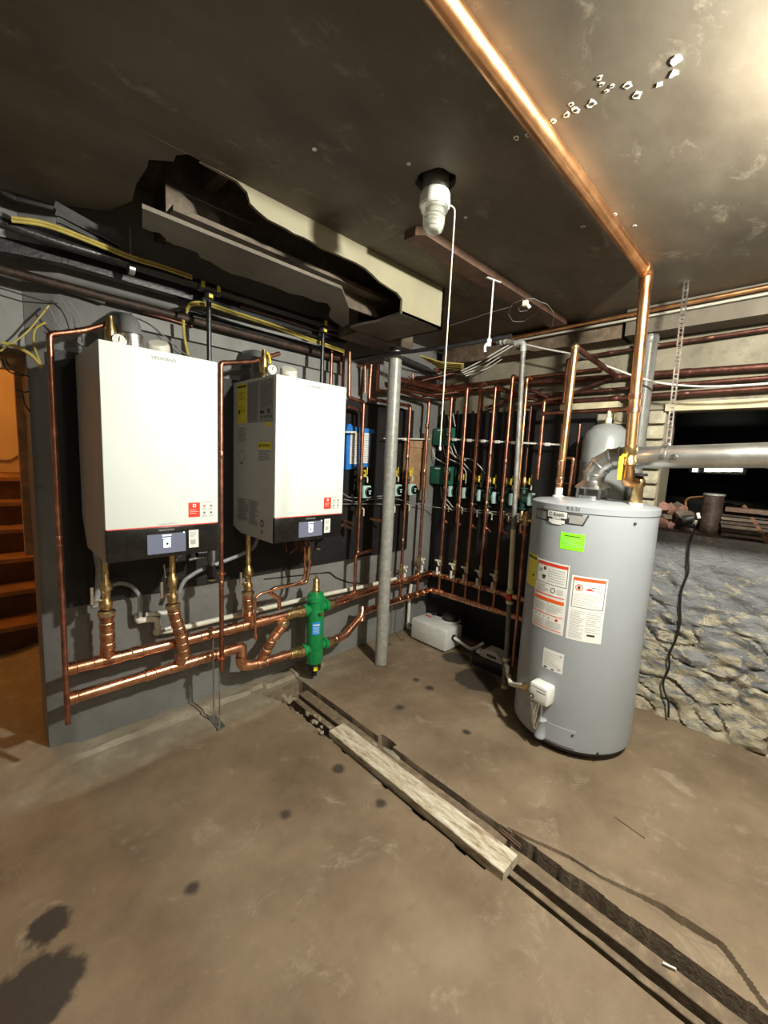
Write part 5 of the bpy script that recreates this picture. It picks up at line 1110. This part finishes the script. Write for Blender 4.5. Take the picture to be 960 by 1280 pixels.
for k in range(4):
    m.tube([aZ(524+3*k, 444+2.0*k, 2.38), aZ(552, 453+2.5*k, 2.38), aZ(580, 455+2.5*k, 2.38)], .005, .05, 6)
tag(m.build('cable_bundle', 'yellow_cable'), 'bundle of yellow cables at the ceiling near the room corner', 'cable')
tag(MB().tube([aZ(400, 458, 2.33), aZ(462, 446, 2.33), aZ(563, 433, 2.33), aZ(640, 420, 2.36)], .013, .05, 10).build('black_pipe', 'black_iron'), 'black pipe passing in front of the steel column head', 'pipe')
tag(MB().tube(S([(500, 447), (535, 462), (545, 470), (548, 482)], 2.46), .022, .06, 12).build('black_conduit', 'dark_grey'), 'dark conduit bending down at the room corner', 'pipe')
# dark bracket of solder joints in the corner
m = MB()
for k in range(9):
    a = aX(548+random.uniform(-2, 18), 462+random.uniform(-4, 22), 3.05); m.cyl(a, a+V((0, random.uniform(.03, .07), random.uniform(-.02, .02))), .013, n=10)
o = m.build('corner_fittings', 'copper'); tag(o, 'cluster of small copper fittings in the top of the room corner', 'fittings', kind='stuff')
for i, (a, b) in enumerate((((527, 476), (577, 464)), ((520, 472), (547, 470)), ((520, 484), (550, 490)), ((555, 485), (590, 480)), ((528, 495), (575, 490)))):
    tag(MB().cyl(aY(*a, 2.47-.01*i) if i != 3 else aX(*a, 3.12), (aX(*b, 3.10)), .012, n=10).build('copper_pipe', 'copper_old'), ['dark copper pipe rising across the corner, topmost', 'dark copper stub beside the column top, left end of the corner pipes', 'dark copper pipe below the corner fittings', 'dark copper pipe from the corner toward the risers', 'lowest dark copper pipe crossing the room corner'][i], 'pipe', 'dark copper pipes crossing the room corner')
# ================================================================ services along the head of the boiler wall
YG = 2.30
gm = pipe('gas_main', [aY(0, 268, YG)+V((-.6, 0, 0)), aY(72, 303, YG), aY(237, 352, YG), aY(400, 404, YG), aY(452, 420, YG)], .021, 'glossy black iron gas main with two tees above the white boilers', 'pipe', None, 'black_iron', elbows=False)
for i, (x, y) in enumerate(((261, 360), (404, 405))):
    q = aY(x, y, YG); m = MB().lathe([(.021, -.06), (.029, -.058), (.029, -.035), (.025, -.03), (.025, .03), (.029, .035), (.029, .058), (.021, .06)], q, (1, 0, -.01), 16).lathe([(.022, 0), (.027, .005), (.027, .025), (.018, .03)], q-V((0, 0, .055)), (0, 0, 1), 14); m.build('tee', 'black_iron', gm)
    m = MB()
    for dx in ((-.04, .04) if i == 0 else (0,)): m.cbox(q+V((dx, -.029, 0)), (.018, .004, .028))
    m.cbox(q+V((0, -.026, -.045)), (.02, .004, .016)); m.build('yellow_mark', 'yellow', gm)
    bx = aY(x+1, 448+34*i, YG); pipe('gas_drop', [V((q.x, YG, 2.0+.0*i)), V((q.x, YG, q.z-.06))], .0125, ['black iron gas drop between the first boiler and its copper pipe', 'black iron gas drop behind the second boiler'][i], 'pipe', 'black gas drops to the boilers', 'black_iron', elbows=False)
pipe('thin_pipe', [aY(262, 449, 2.30), aY(262, 470, 2.30)], .009, 'thin black tail of the gas drop', 'pipe') if False else None
a = aY(158, 268, YG); b = aY(164, 336, YG); t = thing('pipe_hanger', tuple(b), 'steel hanger rod with ring holding the black gas main', 'hanger')
MB().cyl(V((b.x, YG, 2.59)), b+V((0, 0, .03)), .005, n=8).build('rod', 'galv', t); MB().lathe([(.022, -.012), (.026, -.012), (.026, .012), (.022, .012)], b, (1, 0, 0), 16).build('ring', 'galv', t)
tag(MB().bar(aY(0, 326, 2.42)+V((-.5, 0, 0)), aY(75, 322, 2.42), .05, .055).bar(aY(75, 322, 2.42), aY(430, 425, 2.42), .05, .055).build('black_duct', 'black_iron'), 'square black conduit duct running under the gas main', 'duct')
tag(MB().tube([aY(0, 333, 2.47)+V((-.5, 0, 0)), aY(133, 372, 2.47), aY(320, 421, 2.47), aY(430, 450, 2.47)], .020, .05, 12).build('wall_pipe', 'dark_rust'), 'rusty brown pipe along the grey wall above the first boiler', 'pipe')
tag(MB().tube([aY(75, 358, 2.49), aY(131, 377, 2.49)], .014, n=10).build('wall_pipe', 'galv_pipe'), 'short grey pipe on the wall above the doorway side of the first boiler', 'pipe')
tag(MB().tube([aY(178, 389, 2.49), aY(240, 408, 2.49)], .010, n=10).build('wall_pipe', 'copper_old'), 'short dark copper pipe behind the grey flue elbow', 'pipe')
tag(MB().tube([aY(240, 396, 2.50), aY(420, 443, 2.50)], .026, n=12).build('wall_pipe', 'black_iron'), 'thick black pipe on the wall behind the second boiler top', 'pipe')
tag(MB().box((.62, 2.50, 2.20), (2.0, 2.53, 2.27)).build('wall_board', 'wall_grey'), 'grey painted board on the wall above both boilers', 'board')
m = MB()
for dz in (0, .012): m.tube([aY(x, y, 2.24)+V((0, 0, dz)) for x, y in ((14, 276), (50, 280), (80, 290), (120, 306), (167, 325), (200, 334), (240, 348))], .006, .05, 8)
tag(m.build('yellow_cable', 'yellow_cable'), 'yellow cable lying along the black gas main from the left', 'cable')
m = MB()
for dz in (0, -.014): m.tube([aY(x, y, 2.36)+V((0, 0, dz)) for x, y in ((233, 388), (236, 379), (247, 377), (262, 379), (300, 392), (340, 405), (390, 424), (430, 438))], .006, .03, 8)
m.tube([aY(x, y, 2.40) for x, y in ((229, 400), (230, 420), (235, 444))], .008, .03, 8)
tag(m.build('yellow_cable', 'yellow_cable'), 'bright yellow flexible cable looping above the first boiler', 'cable')
m = MB()
for k in range(4): m.tube([aY(x, y, 2.38+.02*k)+V((0, 0, .01*k)) for x, y in ((300, 383), (350, 398), (400, 414), (440, 424), (500, 447))], .008, .05, 8)
tag(m.build('cable_bundle', 'wood_brown'), 'bundle of brown cables behind the gas main above the second boiler', 'cable')
m = MB()
for L, r in (([(0, 439), (33, 417), (61, 382)], .004), ([(2, 428), (24, 434), (41, 445), (53, 460)], .008), ([(57, 403), (43, 410), (41, 431), (53, 460)], .005)):
    m.tube(S(L, 2.52), r, .05, 8)
tag(m.build('yellow_cable', 'yellow_cable'), 'dull yellow cables dangling over the doorway at far left', 'cable')
m = MB()
for L in ([(6, 447), (12, 461), (37, 471)], [(2, 447), (8, 465), (30, 470)], [(20, 487), (30, 491), (37, 489)], [(28, 490), (30, 505), (38, 515)], [(0, 360), (60, 378), (150, 392), (180, 405)]):
    m.tube(S(L, 2.54), .003, .05, 6)
tag(m.build('cord_tangle', 'black_cable'), 'thin black cords hanging over the top of the doorway', 'cord')
wt = thing('thin_wires', tuple(aY(108, 436, 2.49)), 'thin grey wires straggling behind the top of the first boiler', 'cable')
for L in ([(62, 385), (70, 402), (78, 418)], [(75, 372), (90, 395), (97, 425)], [(86, 376), (100, 398), (103, 428)], [(150, 388), (190, 405), (215, 430), (235, 445)], [(280, 462), (300, 465), (345, 474)], [(68, 400), (85, 422), (108, 436)], [(70, 410), (92, 428), (100, 432)]):
    MB().tube(S(L, 2.49), .0025, .04, 6).build('wire', 'grey_cable', wt)
# bulb of the lamp outside the frame; the rear one is added as fill light
for nm, L_, mt, lab in (('ceiling_bulb', LAMP, 'bulb_glow', 'lit bare bulb on the ceiling outside the right edge'), ('ceiling_bulb', REAR_FILL, 'bulb_glow', 'added fill light bulb on the ceiling behind the viewer'), ('ceiling_bulb', STAIR, 'bulb_orange', 'lit orange bulb over the stairs')):
    t = thing(nm, L_, lab, 'lamp'); zt = ZC if nm and L_ is not STAIR else 2.95
    MB().lathe([(.045, zt-L_[2]-.002), (.045, zt-L_[2]-.015), (.02, zt-L_[2]-.02), (.02, .045)], L_, (0, 0, 1), 20).build('socket', 'white_plastic', t); MB().lathe([(.014, .045), (.017, .035), (.010, .026), (0, .024)][::-1], L_, (0, 0, 1), 14).build('bulb', mt, t)
for l in ('ceiling_lamp_light', 'rear_fill_light', 'stair_lamp_light'): pass
# ================================================================ trench, plank, rubble
def slab(x0, x1, y0, y1, z0, z1, name, mt, lab, cat, grp=None, seed=0):
    m = MB(); n = max(4, int((y1-y0)/.05)); V_ = []
    for i in range(n+1):
        y = y0+(y1-y0)*i/n; e = .0035
        a = x0+e*noise.noise((seed, y*14, 1)); b = x1+e*noise.noise((seed, y*14, 6)); zz = z1+.003*noise.noise((seed, y*9, 3))
        V_ += [(a, y, z0), (b, y, z0), (b, y, zz-.003), (b-.003, y, zz), (a+.003, y, zz), (a, y, zz-.003)]
    F = [(6*i+k, 6*i+(k+1) % 6, 6*i+6+(k+1) % 6, 6*i+6+k) for i in range(n) for k in range(6)]+[tuple(range(6))[::-1], tuple(6*n+k for k in range(6))]
    m.add(V_, F); return tag(m.build(name, mt), lab, cat, grp)
slab(1.379, 1.491, .64, 1.755, -.008, .036, 'painted_plank', 'painted_plank', 'whitish worn wooden plank lying in the floor trench', 'plank')
slab(1.434, 1.460, -1.2, 1.70, -.075, -.012, 'trench_batten', 'trench_wood', 'dark batten in the trench running toward the viewer, left of two', 'batten', 'battens laid in the trench', 3)
slab(1.500, 1.558, -1.2, .70, -.075, -.014, 'trench_batten', 'trench_wood', 'dark batten in the trench running toward the viewer, right of two', 'batten', 'battens laid in the trench', 5)
slab(1.495, 1.566, .72, 2.24, -.075, -.004, 'trench_batten', 'trench_wood', 'brown batten in the trench along the right side of the plank', 'batten', 'battens laid in the trench', 8)
slab(1.440, 1.480, 1.76, 2.24, -.075, -.018, 'trench_batten', 'trench_wood', 'short dark batten in the trench beyond the plank', 'batten', 'battens laid in the trench', 9)
def rock(p, s, seed, name='concrete_chunk', mt='curb_concrete', lab='small broken concrete chunks at the far end of the trench', cat='stone', grp='concrete chunks in the trench'):
    bm = bmesh.new(); bmesh.ops.create_icosphere(bm, subdivisions=1, radius=1); rg = random.Random(seed); bm.verts.index_update()
    m = MB(); m.add([(p[0]+v.co.x*s[0]*rg.uniform(.7, 1.15), p[1]+v.co.y*s[1]*rg.uniform(.7, 1.15), p[2]+v.co.z*s[2]*rg.uniform(.7, 1.1)) for v in bm.verts], [[v.index for v in f.verts] for f in bm.faces]); bm.free()
    return tag(m.build(name, mt), lab, cat, grp)
for i in range(26):
    y = random.uniform(1.72, 2.28); rock((1.375+random.uniform(-.02, .06), y, random.uniform(-.01, .012)), (random.uniform(.008, .022), random.uniform(.010, .03), random.uniform(.008, .016)), i)
for i in range(12): rock((random.uniform(1.552, 1.575), random.uniform(.75, 2.1), random.uniform(-.05, -.02)), (.014, random.uniform(.015, .04), .015), 50+i, lab='small broken concrete chunks along the right side of the trench')
o = rock((1.555, 1.42, -.005), (.024, .085, .02), 90, 'loose_slab', lab='flat loose concrete piece leaning in the trench beside the plank', cat='stone', grp=None)
rock((1.53, 1.53, .0), (.018, .025, .018), 91, lab='lump of concrete at the notch in the trench edge', grp=None); rock((1.385, 2.20, .01), (.03, .035, .018), 92, lab='largest concrete lump at the far left end of the trench', grp=None)
for i, (dx) in enumerate((0, .012)): tag(MB().bar((1.555+dx, .66, .004), (1.565+dx, .76, .004), .008, .008).build('wood_splinter', 'wood_brown'), 'thin wood splinters beside the near end of the plank', 'splinter', 'wood splinters by the plank')
a = aZ(768, 1021, .004); b = aZ(806, 1048, .004); tag(MB().cyl(a, b, .0025, n=6).build('thin_twig', 'wood_dark'), 'thin dark stick lying alone on the floor before the water heater', 'stick')
a = aZ(828, 1206, -.012); tag(MB().bar(a+V((0, 0, .008)), a+V((.012, -.035, .008)), .006, .004).build('paper_scrap', 'paper'), 'tiny white scrap in the trench near the bottom right', 'scrap')
# ================================================================ stone wall cord and the junk in the crawl space
L = [(869, 662), (862, 678), (860, 699), (861, 714), (851, 740), (850, 761), (851, 776), (845, 800), (836, 818), (837, 835), (829, 850), (829, 862), (836, 877), (836, 893)]
cp_ = [aX(x, y, 3.155-.035*i/13) for i, (x, y) in enumerate(L)]; cp_[0] = aX(869, 662, 3.19)+V((0, 0, .01)); cp_[-1].z = .03
tag(MB().tube([aX(867, 655, 3.24)+V((0, 0, 0))]+cp_, .006, .03, 8).build('power_cord', 'black_cable'), 'black cord hanging down the rough stone wall from the ledge', 'cord')
t = thing('work_lamp', tuple(aX(865, 655, 3.24)), 'small dark clamp lamp with white tips lying on the ledge', 'lamp')
q = aX(862, 650, 3.26); MB().lathe([(.035, 0), (.03, .03), (.015, .06)], q+V((0, .03, -.01)), (0, -1, .6), 14).build('shade', 'dark_grey', t); q = aX(867, 656, 3.24); MB().cyl(q+V((0, 0, -.01)), q+V((0, -.01, .03)), .010, n=8).cyl(aX(872, 641, 3.26), aX(874, 648, 3.26), .010, n=8).build('white_tip', 'white_plastic', t)
a = aX(886, 664, 3.40); zt_ = aX(889, 617, 3.40).z
t = thing('stove_pipe', (a.x, a.y, 1.2), 'dark rusty sheet metal stove pipe standing in the crawl space', 'pipe')
MB().lathe([(.055, 1.205), (.055, zt_)], (a.x, a.y, 0), (0, 0, 1), 20).build('shell', 'dark_rust', t); MB().lathe([(.056, zt_-.012), (.059, zt_-.01), (.059, zt_), (.05, zt_+.002)], (a.x, a.y, 0), (0, 0, 1), 20).build('rim', 'galv_pipe', t)
tag(MB().tube([aX(857, 640, 3.5), aX(857, 626, 3.5), aX(862, 622, 3.5), aX(880, 621, 3.5)], .009, .03, 8).build('bent_pipe', 'copper_orange'), 'small bent copper pipe behind the stove pipe in the crawl space', 'pipe')
lab = ['reddish broken brick on the ledge', 'tumbled brick and stone rubble']
pts = [(826, 652, .05), (834, 645, .045), (843, 651, .06), (852, 644, .05), (838, 658, .04), (848, 659, .045), (829, 660, .035), (858, 652, .045), (856, 660, .035), (822, 640, .04), (838, 637, .06), (846, 634, .05), (828, 634, .05), (862, 643, .04), (852, 636, .045)]
for i, (x, y, s) in enumerate(pts):
    q = aX(x, y, 3.33+.05*(i % 3)); q.z = max(q.z, 1.235); rock((q.x, q.y, q.z), (s*.9, s, s*.8), 120+i, 'rubble_stone', 'brick_red' if i % 2 == 0 else 'rubble', 'reddish broken bricks and stones heaped on the ledge at the brick pier', 'stone', 'broken bricks on the ledge')
for i in range(6):
    a = aX(903, 667-4.5*i, 3.32+.03*i); b = a+V((random.uniform(-.02, .03), -.75, 0)); a.z = b.z = 1.24+.022*i
    tag(MB().bar(a, b, .14, .016).build('scrap_board', 'dark_rust' if i % 2 else 'rubble'), ['lowest', 'second from the bottom', 'third from the bottom', 'third from the top', 'second from the top', 'topmost'][i]+' of the flat dark boards stacked on the ledge', 'board', 'stacked scrap boards')
tag(MB().box((3.36, aX(903, 650, 3.4).y-.6, 1.375), (3.46, aX(903, 650, 3.4).y-.01, 1.40)).build('brown_board', 'wood_brown'), 'brown board on top of the scrap boards', 'board')
tag(MB().cyl(aX(930, 633, 3.50), aX(962, 682, 3.22), .012, n=10).build('iron_rod', 'rust'), 'rusty iron rod leaning across the scrap boards', 'rod')
for i in range(14):
    rock((random.uniform(3.7, 6.5), random.uniform(-2.0, 1.2), 1.22), (random.uniform(.06, .2), random.uniform(.06, .2), random.uniform(.03, .09)), 200+i, 'rubble_stone', 'rubble', 'dim rubble heaps deep inside the crawl space', 'stone', 'rubble in the crawl space')
